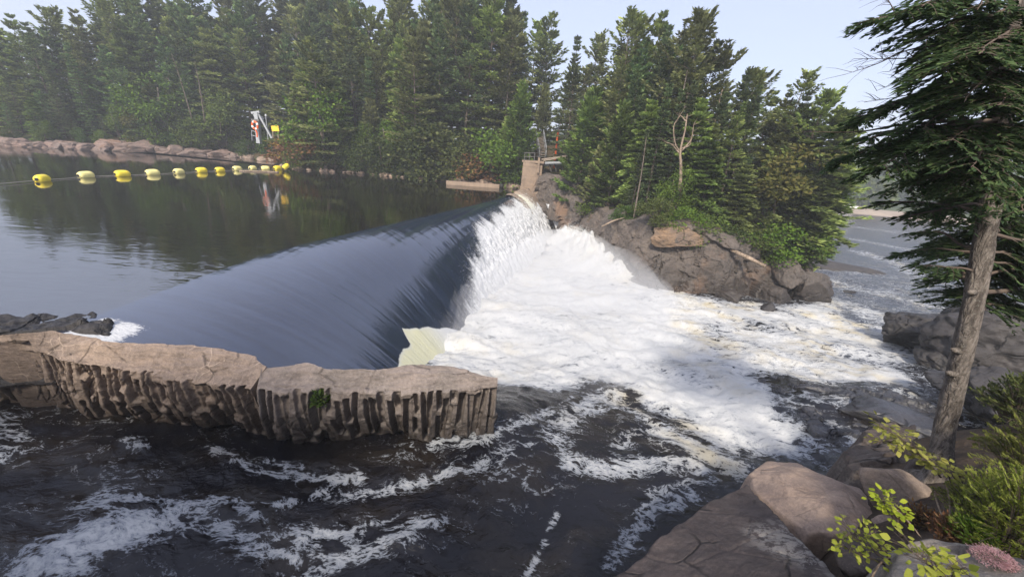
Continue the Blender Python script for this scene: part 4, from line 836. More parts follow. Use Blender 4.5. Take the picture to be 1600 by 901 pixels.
PROTO = {
    'full': [conifer('pine_tree', 20, 1, .08, .24, 16, 6, irregular=.3, trunk_r=.012), conifer('pine_tree', 20, 2, .12, .225, 15, 6, irregular=.35, top_pow=.7, trunk_r=.012)],
    'dark': [conifer('pine_tree', 20, 3, .08, .195, 18, 6, mats=('pine_b', 'bark'), irregular=.25, trunk_r=.012), conifer('pine_tree', 20, 4, .12, .21, 16, 6, mats=('pine_b', 'bark'), irregular=.35, top_pow=.65, trunk_r=.012)],
    'open': [conifer('pine_tree', 20, 5, .34, .22, 17, 4, gaps=.22, irregular=.5, top_pow=.55, dens=8, stubs=12, rise=(48, 14, -2), wind=(.3, .1), trunk_r=.012), conifer('pine_tree', 20, 6, .42, .20, 15, 4, gaps=.25, irregular=.5, top_pow=.5, dens=9, stubs=16, rise=(50, 18, 2), wind=(.45, 0), trunk_r=.012)],
    'narrow': [conifer('spruce_tree', 20, 7, .06, .125, 32, 5, mats=('pine_b', 'bark'), leaf=(.42, .09), irregular=.2, top_pow=.9, rise=(40, -5, -22), dens=11, trunk_r=.011)],
    'swept': [conifer('pine_tree', 20, 8, .30, .26, 20, 4, gaps=.12, irregular=.4, top_pow=.6, stubs=14, rise=(42, 22, 4), wind=(.75, .1), droop=.22, dens=9, trunk_r=.013), conifer('pine_tree', 20, 9, .38, .23, 18, 4, gaps=.15, irregular=.4, top_pow=.55, stubs=14, rise=(48, 24, 6), wind=(.6, -.1), droop=.25, dens=9, trunk_r=.013)],
    'young': [conifer('young_pine', 8, 10, .02, .27, 17, 6, leaf=(.38, .085), dens=20, mats=('pine_c', 'bark'), rise=(60, 32, 6), droop=.2, top_pow=.75, trunk_r=.013), conifer('young_pine', 8, 12, .02, .24, 18, 6, leaf=(.36, .08), dens=20, mats=('pine_a', 'bark'), rise=(60, 28, 2), droop=.18, top_pow=.7, trunk_r=.013)],
    'bush': [broadleaf('shrub', 3, 20, 1.1, ('dkgreen', 'twig'), .17, 2600, .1), broadleaf('shrub', 3, 21, 1.3, ('green', 'twig'), .17, 2600, .1)],
    'leafy': [broadleaf('leafy_tree', 6, 22, .75, ('green', 'bark'), .2, 3600, .2, 18)],
    'yellow': [broadleaf('leafy_tree', 5, 23, .55, ('yellow', 'bark'), .19, 2600, .15, 14)],
    'rust': [broadleaf('bracken', 1.6, 27, 1.8, ('brownfern', 'twig'), .15, 1800, .05)],
    'cedar': [conifer('cedar_tree', 10, 24, .03, .24, 24, 6, leaf=(.36, .11), dens=14, mats=('pine_c', 'bark'), rise=(40, 0, -25), droop=-.1, top_pow=.55, irregular=.35, trunk_r=.012), conifer('cedar_tree', 10, 25, .03, .22, 24, 6, leaf=(.36, .11), dens=14, mats=('pine_a', 'bark'), rise=(40, 0, -25), droop=-.1, top_pow=.6, irregular=.35, trunk_r=.012)],
}
_used = {}
def put(kind, x, y, H, label, group=None, cat='tree', wide=1.0, rz=None, z=None, var=None):
    i = var if var is not None else random.randrange(len(PROTO[kind])); p = PROTO[kind][i]
    o = p if not _used.get((kind, i)) else copy_tree(p); _used[(kind, i)] = True
    s = H / p['H']; o.location = (x, y, land1(x, y) - .15 if z is None else z); o.scale = (s * wide, s * wide, s)
    wnd = kind in ('swept', 'open'); o.rotation_euler = (R(random.uniform(-2, 2)), R(random.uniform(-2, 2)), (random.uniform(-.5, .5) if wnd else random.uniform(0, 6.28)) if rz is None else rz)
    for k_ in ('group',):
        if k_ in o: del o[k_]
    tag(o, label, cat, group); return o

def shore_point(px, py, off, ymax=160):
    """walk out along the sight line's ground track until OFF metres inside the north land"""
    d = ray(px, py); h = d[:2] / np.linalg.norm(d[:2]); t = np.linspace(22, 150, 1500); sd_ = poly_sd(h[0] * t, h[1] * t, LAND)
    while not (sd_ > off).any() and off > -3: off -= .3
    return h * t[np.argmax(sd_ > off)]

def tree_top(kind, px, py, off, label, group=None, **k):
    g = shore_point(px, py, off)
    if g is None: return None
    d = ray(px, py); t = g[1] / d[1]; ztop = HC + d[2] * t; zb = land1(g[0], g[1])
    H = max(1.5, ztop - zb); return put(kind, g[0], g[1], H, label, group, **k)

ORD = ['first', 'second', 'third', 'fourth', 'fifth', 'sixth', 'seventh', 'eighth', 'ninth', 'tenth', 'eleventh', 'twelfth', 'thirteenth', 'fourteenth', 'fifteenth', 'sixteenth', 'seventeenth', 'eighteenth', 'nineteenth', 'twentieth', 'twenty-first', 'twenty-second', 'twenty-third', 'twenty-fourth', 'twenty-fifth', 'twenty-sixth', 'twenty-seventh', 'twenty-eighth', 'twenty-ninth', 'thirtieth', 'thirty-first', 'thirty-second', 'thirty-third', 'thirty-fourth']
SKY1 = [(-45, 18, 12, 'dark'), (8, 26, 10, 'full'), (45, 40, 8, 'dark'), (78, 18, 11, 'swept'), (122, 20, 10, 'full'), (160, 2, 12, 'swept'), (188, -22, 13, 'swept'), (228, -4, 16, 'open'), (262, -28, 14, 'full'), (300, -38, 15, 'dark'), (338, -8, 13, 'full'), (366, -30, 17, 'open'), (404, -5, 14, 'dark'), (438, -28, 18, 'full'),
        (486, -40, 17, 'full'), (525, -26, 19, 'dark'), (556, -4, 16, 'narrow'), (598, 14, 16, 'open'), (634, -6, 15, 'swept'), (684, -16, 15, 'open'), (726, -36, 16, 'full'), (772, -40, 17, 'full'), (806, -6, 18, 'dark'), (854, 28, 16, 'full'), (896, 62, 20, 'narrow'), (932, 54, 18, 'open')]
for i, (px, py, off, kd) in enumerate(SKY1):
    tree_top(kd, px, py, off, '%s pine on the far skyline, %s from the left in the left forest' % ({'dark': 'dark dense', 'full': 'full-branched', 'swept': 'wind-swept', 'open': 'open-branched', 'narrow': 'narrow'}[kd], ORD[i]), 'tall skyline trees of the left forest')
SKY2 = [(972, 82, 9, 'open'), (1000, 22, 8, 'swept'), (1038, 24, 10, 'full'), (1072, 52, 10, 'swept'), (1104, 28, 8, 'swept'), (1136, 84, 9, 'open'), (1186, 108, 8, 'swept'), (1214, 146, 9, 'full'), (1252, 114, 7, 'open'), (1292, 150, 6, 'swept')]
for i, (px, py, off, kd) in enumerate(SKY2):
    tree_top(kd, px, py, off, '%s skyline pine above the cliff, %s from the left' % ({'full': 'full-branched', 'swept': 'wind-swept', 'open': 'open-branched'}[kd], ORD[i]), 'tall skyline trees above the cliff')
def skyl(px):
    a = sorted([(q[0], q[1]) for q in SKY1 + SKY2]); return np.interp(px, [q[0] for q in a], [q[1] for q in a])
ZONES = [(-80, 170, 'above the pink rocks at the far left'), (170, 380, 'left of the life-ring post'), (380, 560, 'behind the yellow sign'), (560, 720, 'between yellow sign and abutment'), (720, 870, 'around the abutment stairs'), (870, 1060, 'behind the young cliff pines'), (1060, 1300, 'above the right part of the cliff')]
KN = {'full': 'full-branched green pine', 'dark': 'dark dense pine', 'narrow': 'narrow dark spruce', 'open': 'open-branched bare-trunked pine', 'cedar': 'soft-crowned lighter cedar', 'young': 'bushy young pine', 'leafy': 'leafy green tree'}
random.seed(21)
def fill(x0, x1, step, offs, drop, kinds):
    x = x0
    while x < x1:
        px = x + random.uniform(-.4, .4) * step; off = random.uniform(*offs); py = skyl(px) + random.uniform(*drop); kd = random.choice(kinds)
        zn = next((z[2] for z in ZONES if z[0] <= px < z[1]), ZONES[0][2]); row = 'in the back rows' if offs[1] > 11.5 else 'in the middle rows' if offs[1] > 7 else 'in the front row'
        if (384 < px < 447 and off < 11) or (826 < px < 892 and off < 13): x += step * .5; continue
        tree_top(kd, px, py, off, '%s %s %s' % (KN[kd], row, zn), '%ss %s %s' % (KN[kd], row, zn)); x += step
fill(-80, 830, 17, (13, 22), (8, 55), ['full', 'dark', 'dark', 'full', 'narrow'])
fill(-70, 830, 22, (7, 11), (18, 60), ['full', 'dark', 'dark', 'full', 'narrow', 'open'])
fill(-70, 700, 24, (3.5, 6.5), (50, 115), ['full', 'dark', 'dark', 'full', 'narrow', 'cedar'])
fill(-70, 250, 34, (2.2, 3.4), (105, 150), ['cedar', 'dark', 'narrow'])
fill(460, 700, 24, (1.5, 3.0), (120, 190), ['cedar', 'full', 'young', 'leafy', 'cedar'])
fill(60, 380, 40, (1.8, 3.0), (130, 180), ['leafy', 'cedar', 'young', 'dark'])
fill(825, 990, 15, (10, 20), (14, 60), ['full', 'dark', 'full', 'open'])
fill(880, 985, 16, (4.5, 8), (40, 95), ['full', 'dark'])
fill(985, 1280, 20, (8, 12), (10, 50), ['full', 'dark', 'narrow'])
fill(985, 1270, 20, (5, 8), (30, 80), ['full', 'dark', 'dark', 'narrow'])
fill(1000, 1275, 22, (3.2, 4.6), (80, 150), ['dark', 'cedar', 'full', 'narrow'])
# trees and shrubs one can pick out
def at_land(px, py):
    d = ray(px, py); t = np.linspace(20, 140, 2400); X_, Y_, Z_ = d[0] * t, d[1] * t, HC + d[2] * t; g = land(X_, Y_); i = np.argmax(Z_ < g) if (Z_ < g).any() else 900
    return X_[i], Y_[i], g[i], t[i]
def spot(kind, px, pyb, pyt, label, cat='tree', back=0.0, off=None, **k):
    x, y = shore_point(px, (pyb + pyt) / 2, off if off is not None else (.4 if pyb > 232 and px < 870 else 2.2 if px < 870 else 2.4))
    if px > 870: z = at_y(px, pyb, y)[2] - .2
    else: z = land1(x, y) - .15
    dt = ray(px + (pyb - pyt) * .06, pyt); H = max(.8, HC + dt[2] * (y / dt[1]) - z); return put(kind, x, y, H, label, None, cat, z=z, **k)
spot('leafy', 240, 212, 112, 'bright green leafy tree left of the leaning bare trunks on the far left shore')
spot('yellow', 207, 214, 158, 'slim yellowing tree above the biggest pink shoreline rock')
spot('bush', 240, 226, 186, 'green shrub right of the slim yellowing tree', 'shrub', var=1)
spot('bush', 296, 228, 176, 'upright green shrub under the leaning bare trunks', 'shrub', var=1, wide=.7)
spot('bush', 346, 222, 176, 'bright green spreading shrub left of the life-ring post', 'shrub', var=1, wide=1.3)
spot('bush', 386, 258, 218, 'round dark shrub on the waterline, left of the two under the gantry', 'shrub', var=0, wide=1.1)
spot('bush', 424, 258, 214, 'round dark shrub on the waterline below the yellow sign', 'shrub', var=0, wide=1.1)
spot('full', 456, 240, 62, 'layered light green pine standing just right of the yellow sign', var=0, wide=1.2, off=3.5)
spot('full', 500, 252, 70, 'layered pine second right of the yellow sign', var=1, wide=1.15)
spot('full', 646, 262, 60, 'layered pine over the dark waterline shrubs', var=0, wide=1.1)
for i, (px, pyb, pyt, v) in enumerate([(18, 226, 196, 0), (70, 230, 200, 1), (128, 232, 200, 0), (162, 232, 206, 1), (268, 240, 206, 0), (322, 240, 212, 1), (364, 246, 214, 0)]):
    spot('bush', px, pyb, pyt, '%s shrub among the pinkish left shore rocks, %s of seven from the left' % (['dark', 'lighter'][v], ORD[i]), 'shrub', var=v, wide=1.0, off=1.3)
for i, (px, pyb, pyt, v) in enumerate([(470, 266, 226, 1), (520, 270, 216, 0), (560, 272, 222, 0), (600, 274, 214, 0), (640, 276, 216, 0), (668, 277, 190, 0), (700, 274, 210, 1), (735, 274, 214, 0), (770, 272, 208, 1)]):
    spot('bush', px, pyb - 4, pyt, '%s shoreline shrub, %s of nine between yellow sign and abutment' % (['dark green', 'lighter green'][v], ORD[i]), 'shrub', var=v, wide=1.2)
spot('cedar', 690, 270, 196, 'broad dark cedar overhanging the water right of mid shore', wide=1.3, var=1)
spot('young', 814, 246, 146, 'bushy bright young pine just left of the abutment stairs', var=0, wide=.85)
spot('young', 790, 262, 192, 'low bushy young pine left of the concrete abutment', var=1, wide=1.2)
spot('young', 852, 216, 142, 'small thin young pine at the head of the stairs', var=1, wide=.8, off=11)
spot('young', 908, 322, 158, 'tall bushy young pine right of the abutment, left of a pair', var=0, wide=.95)
spot('young', 958, 330, 178, 'tall bushy young pine right of the abutment, right of a pair', var=0, wide=.95)
spot('young', 930, 338, 236, 'low bushy young pine below the pair right of the abutment', var=1, wide=1.1)
spot('narrow', 996, 338, 206, 'thin spruce with a pale bare trunk left of the dead snag', wide=.9)
spot('leafy', 1052, 352, 262, 'bright green leafy bush below the dead snag at the cliff top', 'shrub')
spot('cedar', 1110, 372, 226, 'light green cedar at the cliff edge right of the dead snag', var=0, wide=1.2)
spot('cedar', 1150, 384, 262, 'light green cedar above the driftwood log', var=1, wide=1.2)
spot('cedar', 1192, 392, 250, 'green cedar near the right end of the cliff, left of the yellow-green tree', var=1, wide=1.1)
spot('yellow', 1232, 392, 214, 'yellow-green tree near the right end of the cliff wood', wide=1.3)
spot('cedar', 1262, 398, 270, 'bright cedar at the very right end of the cliff top', var=0, wide=1.2)
spot('bush', 1085, 374, 330, 'bright bush hanging over the cliff edge', 'shrub', var=1, wide=1.3)
spot('bush', 1150, 392, 356, 'bright bush over the cliff beside the driftwood log', 'shrub', var=1, wide=1.4)
spot('bush', 1000, 344, 316, 'low bush on the cliff top above the orange block', 'shrub', var=0, wide=1.5)
spot('bush', 930, 344, 312, 'yellowish low bush above the side cascade', 'shrub', var=1, wide=1.4)
spot('bush', 1225, 402, 368, 'dark bush above the right end of the cliff', 'shrub', var=0, wide=1.5)
for i, (px, py) in enumerate([(452, 238), (474, 240), (494, 246)]): spot('rust', px, py, py - 22, 'rust-coloured bracken on the bank right of the yellow sign, %s from the left' % ORD[i], 'bracken', off=1.6 + .5 * (i < 2), wide=1.7)
for i, (px, py) in enumerate([(735, 268), (765, 266)]): spot('rust', px, py, py - 26, 'rust-coloured bracken above the low concrete wall, %s of two' % ['left', 'right'][i], 'bracken', off=1.0, wide=1.5)
for i, (px, pyb, pyt, v) in enumerate([(975, 345, 322, 0), (1025, 346, 312, 1), (1068, 362, 326, 1), (1100, 384, 338, 1), (1128, 390, 350, 0), (1178, 398, 360, 1), (1205, 402, 352, 1), (1245, 405, 362, 0), (1268, 408, 366, 1)]):
    spot('bush', px, pyb, pyt, 'leafy bush on the cliff edge, %s of nine from the left' % ORD[i], 'shrub', off=.7, var=v, wide=1.5)
for i, (px, pyt, off, kd) in enumerate([(1206, 190, 4.0, 'full'), (1236, 176, 4.5, 'cedar'), (1268, 180, 3.5, 'cedar'), (1292, 200, 3.0, 'full'), (1255, 260, 2.2, 'cedar'), (1285, 276, 1.8, 'cedar')]):
    spot(kd, px, 400, pyt, 'full green tree at the right end of the cliff wood, %s of six' % ORD[i], off=off, wide=1.25)
# pines on the bank behind the viewpoint, whose shade falls on the near water and the ledge
random.seed(8)
for i, (x, y, H) in enumerate([(-20, -10, 13.5), (-16.5, -9.5, 13.5), (-13, -10, 14), (-9.5, -9.5, 13), (-5, -10, 12.5), (.5, -9.5, 11), (5.5, -9, 11), (12, -8, 12)]):
    put('dark' if i % 2 else 'full', x, y, H, 'dark pine on the near bank behind the viewpoint', 'pines on the near bank behind the viewpoint', z=2.2, wide=1.15)
for k_, ps in PROTO.items():                                                # prototypes that were never placed are removed
    for i, p in enumerate(ps):
        if not _used.get((k_, i)):
            for ch in list(p.children): bpy.data.objects.remove(ch)
            bpy.data.objects.remove(p)

# bare trunks and snags
def bare(name, label, base, pts, r0, limbs, mat='dead', cat='dead tree', seed=0):
    r = np.random.default_rng(seed); mb = MB(); P = catmull(pts, 16); mb.tube(P, np.linspace(r0, r0 * .25, 16), 7)
    e = empty(name, base); mb.v = [v - np.array(base) for v in mb.v]; mb.build('trunk', M[mat], e, smooth=True)
    for lp in limbs:
        l = MB(); Q = catmull(lp, 12); Q = Q + np.c_[fbm(Q * 1.5 + seed, 3, seed), fbm(Q * 1.5 + 9, 3, seed), fbm(Q * 1.5 + 5, 3, seed)] * np.linspace(0, .25, 12)[:, None]
        l.tube(Q - np.array(base), np.linspace(r0 * .5, r0 * .06, 12), 5)
        for k in range(6):
            i = r.integers(3, 11); d = nrm(r.normal(size=3)) * r.uniform(.4, 1.0); d[2] = abs(d[2]) * .6; l.tube(np.array([Q[i], Q[i] + d * .5, Q[i] + d]) - np.array(base), [r0 * .12, r0 * .08, .006], 3, cap=False)
        l.build('limb', M[mat], e, smooth=True)
    return tag(e, label, cat)
yb = 31.6; A = lambda px, py, y=yb: at_y(px, py, y)
bare('dead_tree', 'pale forked dead snag rising from the greenery above the cliff', A(1062, 300), [A(1062, 300), A(1064, 262), A(1063, 236), A(1070, 205), A(1074, 178)], .14,
     [[A(1063, 238), A(1054, 222), A(1053, 196), A(1062, 182), A(1070, 166)], [A(1065, 236), A(1080, 218), A(1083, 200), A(1088, 188)], [A(1062, 240), A(1050, 226), A(1034, 220)], [A(1066, 232), A(1076, 228), A(1082, 215)], [A(1072, 190), A(1064, 182), A(1058, 186)]], seed=3)
bare('dead_tree', 'tall thin dead trunk with bare side twigs right of the forked snag', A(1104, 260, 36), [A(1104, 260, 36), A(1110, 215, 36), A(1120, 175, 36), A(1129, 140, 36)], .17, [[A(1110, 205, 36), A(1122, 198, 36), A(1136, 204, 36)], [A(1113, 195, 36), A(1104, 192, 36), A(1096, 186, 36)], [A(1116, 186, 36), A(1124, 182, 36), A(1134, 184, 36)], [A(1109, 212, 36), A(1100, 208, 36), A(1092, 206, 36)]], seed=5)
for lab, px0, py0, px1, py1, y in [('leaning bare pale trunk in the left forest, left of a pair', 296, 172, 268, 84, 66), ('leaning bare pale trunk in the left forest, right of a pair', 318, 176, 304, 96, 67), ('leaning bare grey trunk above the orange post', 870, 214, 884, 152, 58), ('slanting bare trunk beside the two tallest cliff pines', 1058, 180, 1074, 110, 36), ('pale bare trunk at the right part of the cliff wood', 1150, 306, 1165, 240, 36), ('pale bare trunk close to the right end of the cliff', 1180, 372, 1196, 312, 33.5), ('thin pale bare trunk left of the forked snag', 992, 330, 1010, 214, 33.5)]:
    bare('dead_tree', lab, at_y(px0, py0 + 14, y), [at_y(px0 - (px1 - px0) * .15, py0 + 14, y), at_y((px0 + px1) / 2 + 1, (py0 + py1) / 2, y), at_y(px1, py1, y)], .085, [], 'bark', seed=px0)
# driftwood
mb = MB(); mb.tube(np.array([at_y(1142, 390, 29.2), at_y(1168, 402, 28.4), at_y(1196, 416, 27.8)]), [.13, .16, .12], 8); tag(mb.build('driftwood_log', M['dead'], smooth=True, loc=at_y(1168, 402, 28.4)), 'bleached driftwood log lying down the cliff near its right end', 'log')
mb = MB(); mb.tube(np.array([at_y(940, 354, 30.5), at_y(958, 345, 30.3), at_y(975, 340, 30.6)]), [.06, .07, .03], 6); tag(mb.build('driftwood_log', M['dead'], smooth=True, loc=at_y(958, 345, 30.3)), 'short pale dead branch on the cliff top left of the orange block', 'branch')

# --- far wooded shore of the lower river: separate trees near the beach, then woods
random.seed(4); r = np.random.default_rng(77)
blob = MB(); n = 700; P = nrm(r.normal(size=(n, 3))) * r.uniform(.75, 1.05, (n, 1)) * np.array([.42, .42, .5]) + np.array([0, 0, .55]); D = nrm(P - np.array([0, 0, .45]) + r.normal(0, .3, (n, 3))); S = nrm(np.cross(D, r.normal(size=(n, 3))))
blob.leaves(P, D, S, .16 * r.uniform(.6, 1.3, n), .08)
protoe = empty('far_tree', (0, 0, 0)); blob.build('crown', M['dkgreen'], protoe); mb = MB(); mb.tube([[0, 0, -.1], [0, 0, .3], [.01, 0, .6]], [.03, .025, .012], 6); mb.build('trunk', M['bark'], protoe)
blob2 = MB(); blob2.leaves(P * [1.1, 1.1, .9], D, S, .16 * r.uniform(.6, 1.3, n), .08); proto2 = empty('far_tree', (0, 0, 0)); blob2.build('crown', M['green'], proto2); mb = MB(); mb.tube([[0, 0, -.1], [0, 0, .3], [.01, 0, .6]], [.03, .025, .012], 6); mb.build('trunk', M['bark'], proto2)
cnt = 0
for i in range(64):
    u = random.uniform(-22, 95); v = random.uniform(15, 75); p = far_pt(u, v); H = random.uniform(5, 10) * (1 + v / 120)
    o = (protoe if i == 0 else proto2 if i == 1 else copy_tree(random.choice([protoe, proto2]))); o.location = (p[0], p[1], far_z(v) - .3); o.scale = (H * .95, H * .95, H); o.rotation_euler[2] = random.uniform(0, 6)
    tag(o, '%s rounded tree on the far hazy shore behind the beach' % ('dark' if v > 45 else 'green'), 'tree', '%s rounded trees on the far hazy shore' % ('dark' if v > 45 else 'green'))
mb = MB(); m = 26000; u = r.uniform(-60, 160, m); v = 70 * (8 ** r.uniform(0, 1, m)); 
s_ = 1 + v / 170; px_ = fa[0] + fd[0] * u * s_ + fn[0] * v; py_ = fa[1] + fd[1] * u * s_ + fn[1] * v
hz = -7.2 + 1.9 + 6 * sstep(14, 120, v) + 30 * sstep(70, 220, v) * (.6 + .5 * fbm(np.c_[px_, py_, px_ * 0] * .004, 3, 300)) + 7 * sstep(240, 480, v) * (.75 + .5 * fbm(np.c_[px_, py_, px_ * 0] * .0022, 3, 305))
P = np.c_[px_, py_, hz]; D = nrm(np.c_[r.normal(0, .25, m), r.normal(0, .25, m), np.ones(m)]); S = nrm(np.cross(D, r.normal(size=(m, 3)))); Lq = r.uniform(5, 8, m)
mb.leaves(P, D, S, Lq, Lq * .34); tag(mb.build('far_woods', M['dkgreen']), 'hazy woods covering the distant hills across the lower river', 'woods', kind='stuff')
# ------------------------------------------------------------------ things people built
def rounded_float(L, rad, n=20):
    """float body along x: a fat capsule with a flattened waist"""
    x = np.linspace(-1, 1, 17); prof = rad * np.clip(1 - np.abs(x) ** 3.4, 0, 1) ** .42; return x * L / 2, prof
BUOYS = [(67, 283, 0), (135, 277, 1), (192, 275, 0), (239, 273, 1), (280, 271, 1), (315, 269, 0), (344, 268, 0), (371, 266, 1), (395, 265, 1), (415, 265, 1), (434, 265, 0)]
bp = [at_z(px, py + 0, 0) for px, py, _ in BUOYS] + [at_z(449, 263, .0)]
def make_buoy(pale):
    e = empty('buoy', (0, 0, 0)); mb = MB(); x, p = rounded_float(1.15, .36); mb.tube(np.c_[x, x * 0, x * 0], np.maximum(p, .004), 18); mb.build('float', M['buoy_pale' if pale else 'buoy'], e, smooth=True)
    for s in (-1, 1):
        m2 = MB(); m2.tube([[s * .50, 0, .02], [s * .585, 0, .02], [s * .60, 0, .02]], [.12, .12, .07], 10); m2.build('eyelet', M['black'], e)
    m3 = MB(); xx = np.linspace(-.5, .5, 9); m3.tube(np.c_[xx, xx * 0, np.full(9, -.02)], .362 * (1 - np.abs(xx * 1.74) ** 3.4).clip(.02, 1) ** .42 + .004, 18, cap=False); 
    return e
protos = [make_buoy(0), make_buoy(1)]; usedb = [0, 0]
for i, (px, py, pale) in enumerate(BUOYS):
    o = protos[pale] if not usedb[pale] else copy_tree(protos[pale]); usedb[pale] = 1
    a = bp[max(i - 1, 0)]; b = bp[min(i + 1, 11)]; o.location = (bp[i][0], bp[i][1], .17); o.rotation_euler = (R(random.uniform(-4, 4)), R(random.uniform(-2, 2)), math.atan2(b[1] - a[1], b[0] - a[0]) + random.uniform(-.25, .25)); s = random.uniform(.94, 1.05); o.scale = (s, s, s)
    tag(o, '%s yellow buoy on the boom line, %s from the left' % ('sun-bleached pale' if pale else 'bright', ORD[i]), 'buoy', 'yellow buoys on the boom line')
o = copy_tree(protos[0]); p0 = at_z(447, 262, .5); o.location = (p0[0] - .2, p0[1] + .3, .62); o.rotation_euler = (.3, -.5, 1.2); o.scale = (.9,) * 3; tag(o, 'bright yellow buoy pulled up on the bank at the end of the boom line', 'buoy', 'yellow buoys on the boom line')
mb = MB(); ext = bp[0] + (bp[0] - bp[1]) * 8
pts = [ext] + bp; out = []
for a, b in zip(pts[:-1], pts[1:]):
    for k in np.linspace(0, 1, 9)[:-1]: out.append(a + (b - a) * k + np.array([0, 0, .10 - .05 * math.sin(math.pi * k)]))
out.append(bp[-1] + np.array([.3, .6, .7])); mb.tube(np.array(out), .03, 5); tag(mb.build('boom_cable', M['cable'], smooth=True, loc=bp[4]), 'cable stringing the yellow buoys across the dark reservoir', 'cable')
a, b = at_z(374, 267, .05), at_z(436, 269, .05); mb = MB(); mb.tube(catmull([a, (a + b) / 2 + [0, .12, .0], b], 9), [.10, .12, .12, .12, .12, .12, .11, .10, .08], 8); tag(mb.build('floating_pole', M['dead'], smooth=True, loc=(a + b) / 2), 'pale pole floating beside the last buoys of the boom line', 'pole')

# anchor post with brace, life ring and railing, on the far bank behind the buoys
YB = 62.0; ar = lambda px, py, y=YB: at_y(px, py, y)
e = empty('boom_post', ar(405, 222)); B0 = np.array(ar(405, 222))
def sub(name, mat, fn, parent, o0, smooth=False):
    m_ = MB(); fn(m_); m_.v = [v - np.array(o0) for v in m_.v]; return m_.build(name, M[mat], parent, smooth=smooth)
sub('post', 'steel', lambda m_: m_.beam(ar(405, 224), ar(401, 175), .55, .55), e, B0); sub('brace', 'steel', lambda m_: m_.beam(ar(425, 216), ar(404, 178), .26, .26), e, B0)
sub('arm', 'steel', lambda m_: m_.beam(ar(406, 175), ar(393, 176.5), .3, .3), e, B0); sub('arm_brace', 'steel', lambda m_: m_.beam(ar(402, 190), ar(395, 177), .13, .13), e, B0)
tag(e, 'grey steel boom anchor post with a slanting brace on the far bank', 'post')
e = empty('life_ring', ar(398.5, 196, 61.4)); c0 = np.array(ar(398.5, 196, 61.4)); ang_ = np.linspace(0, 2 * np.pi, 25)
sub('ring', 'orange', lambda m_: m_.tube(np.c_[c0[0] + np.cos(ang_) * .42, np.full(25, c0[1]), c0[2] + np.sin(ang_) * .52], .15, 10, cap=False), e, c0, True)
for k in range(4):
    a4 = np.linspace(-.28, .28, 5) + k * np.pi / 2 + .4; sub('band', 'white', lambda m_: m_.tube(np.c_[c0[0] + np.cos(a4) * .42, np.full(5, c0[1] - .004), c0[2] + np.sin(a4) * .52], .163, 10, cap=True), e, c0, True)
sub('hanging_rope', 'orange', lambda m_: m_.tube([c0 + [0, 0, -.6], c0 + [.1, .05, -1.1], c0 + [.05, 0, -1.7]], .10, 6), e, c0)
sub('bracket', 'darksteel', lambda m_: m_.box(c0 + [0, .25, .75], (1.2, .15, .3)), e, c0)
tag(e, 'orange and white life ring hanging on the steel boom post', 'life ring')
e = empty('handrail', ar(398, 218)); h0 = np.array(ar(398, 218)); rl = lambda pts, rr=.045: (lambda m_: m_.tube(np.array(pts), rr, 6))
for px in (394, 403): sub('rail_post', 'steel', rl([ar(px, 220), ar(px - 1, 203)]), e, h0)
for dy in (0, 7): sub('rail', 'steel', rl([ar(393, 204 + dy), ar(402.5, 207 + dy)]), e, h0)
tag(e, 'short grey pipe handrail at the foot of the boom post', 'railing')
e = empty('mast_pole', ar(418, 216, 63)); m0 = np.array(ar(418, 216, 63)); sub('pole', 'steel', rl([ar(419, 218, 65), ar(415, 179, 65)], .07), e, m0); sub('lamp_head', 'steel', lambda m_: m_.box(ar(415.5, 180, 65), (.3, .25, .28), taper=.6), e, m0); tag(e, 'thin grey pole between the boom post and the yellow sign', 'pole')
e = empty('warning_sign', ar(431, 214)); w0 = np.array(ar(431, 214))
sub('board', 'sign', lambda m_: m_.box((ar(430.5, 201) + [0, -.08, 0]), (1.15, .05, .78), np.array(Matrix.Rotation(R(-5), 3, 'Y'))), e, w0)
for px in (426.8, 435): sub('leg', 'wood', lambda m_: m_.beam(ar(px, 216), ar(px - 1, 197.5), .10, .10), e, w0)
tag(e, 'blank yellow sign board on two legs on the far bank', 'sign')

# ---- abutment and what stands on it
AY = 52.8
def A5(px, py, dy=0.0): return at_y(px, py, AY + dy)
e = empty('concrete_abutment', (1.7, AY + 1, -1)); a0 = np.array([1.7, AY + 1, -1.0])
tl, tr, bl, br = A5(817.5, 254), A5(848, 254.5), A5(812.5, 300), A5(842, 309)
mb = MB(); dp = np.array([.5, 3.2, 0]); q = [bl, br, br + dp, bl + dp, tl, tr, tr + dp, tl + dp]
n_ = 26; gx = np.linspace(0, 1, n_)
def face(a, b, c, d, sgn=1):                        # a-b bottom, d-c top
    u, v = np.meshgrid(gx, gx, indexing='ij'); P = (np.array(a)[None, None] * ((1 - u) * (1 - v))[..., None] + np.array(b) * (u * (1 - v))[..., None] + np.array(c) * (u * v)[..., None] + np.array(d) * ((1 - u) * v)[..., None])
    return P.reshape(-1, 3)
for a, b, c, d in ((q[0], q[1], q[5], q[4]), (q[1], q[2], q[6], q[5]), (q[2], q[3], q[7], q[6]), (q[3], q[0], q[4], q[7]), (q[4], q[5], q[6], q[7])): mb.add(face(a, b, c, d), gridq(n_, n_))
mb.v = [v + fbm(v * 1.1, 4, 400)[:, None] * .05 - a0 for v in mb.v]; mb.build('block', M['concrete'], e)
sub('cap', 'concrete', lambda m_: m_.beam((tl + tr) / 2 + dp * -.03 + [0, 0, .12], (tl + tr) / 2 + dp * 1.03 + [0, 0, .12], 3.0, .26), e, a0)
sub('buttress', 'concrete', lambda m_: m_.add([A5(826, 302, -.35), A5(840, 309, -.35), A5(843, 282, -.35), A5(826, 302, .3), A5(840, 309, .3), A5(843, 282, .3)], [[0, 3, 4, 1], [1, 4, 5, 2], [2, 5, 3, 0]], [[0, 1, 2], [3, 5, 4]]), e, a0)
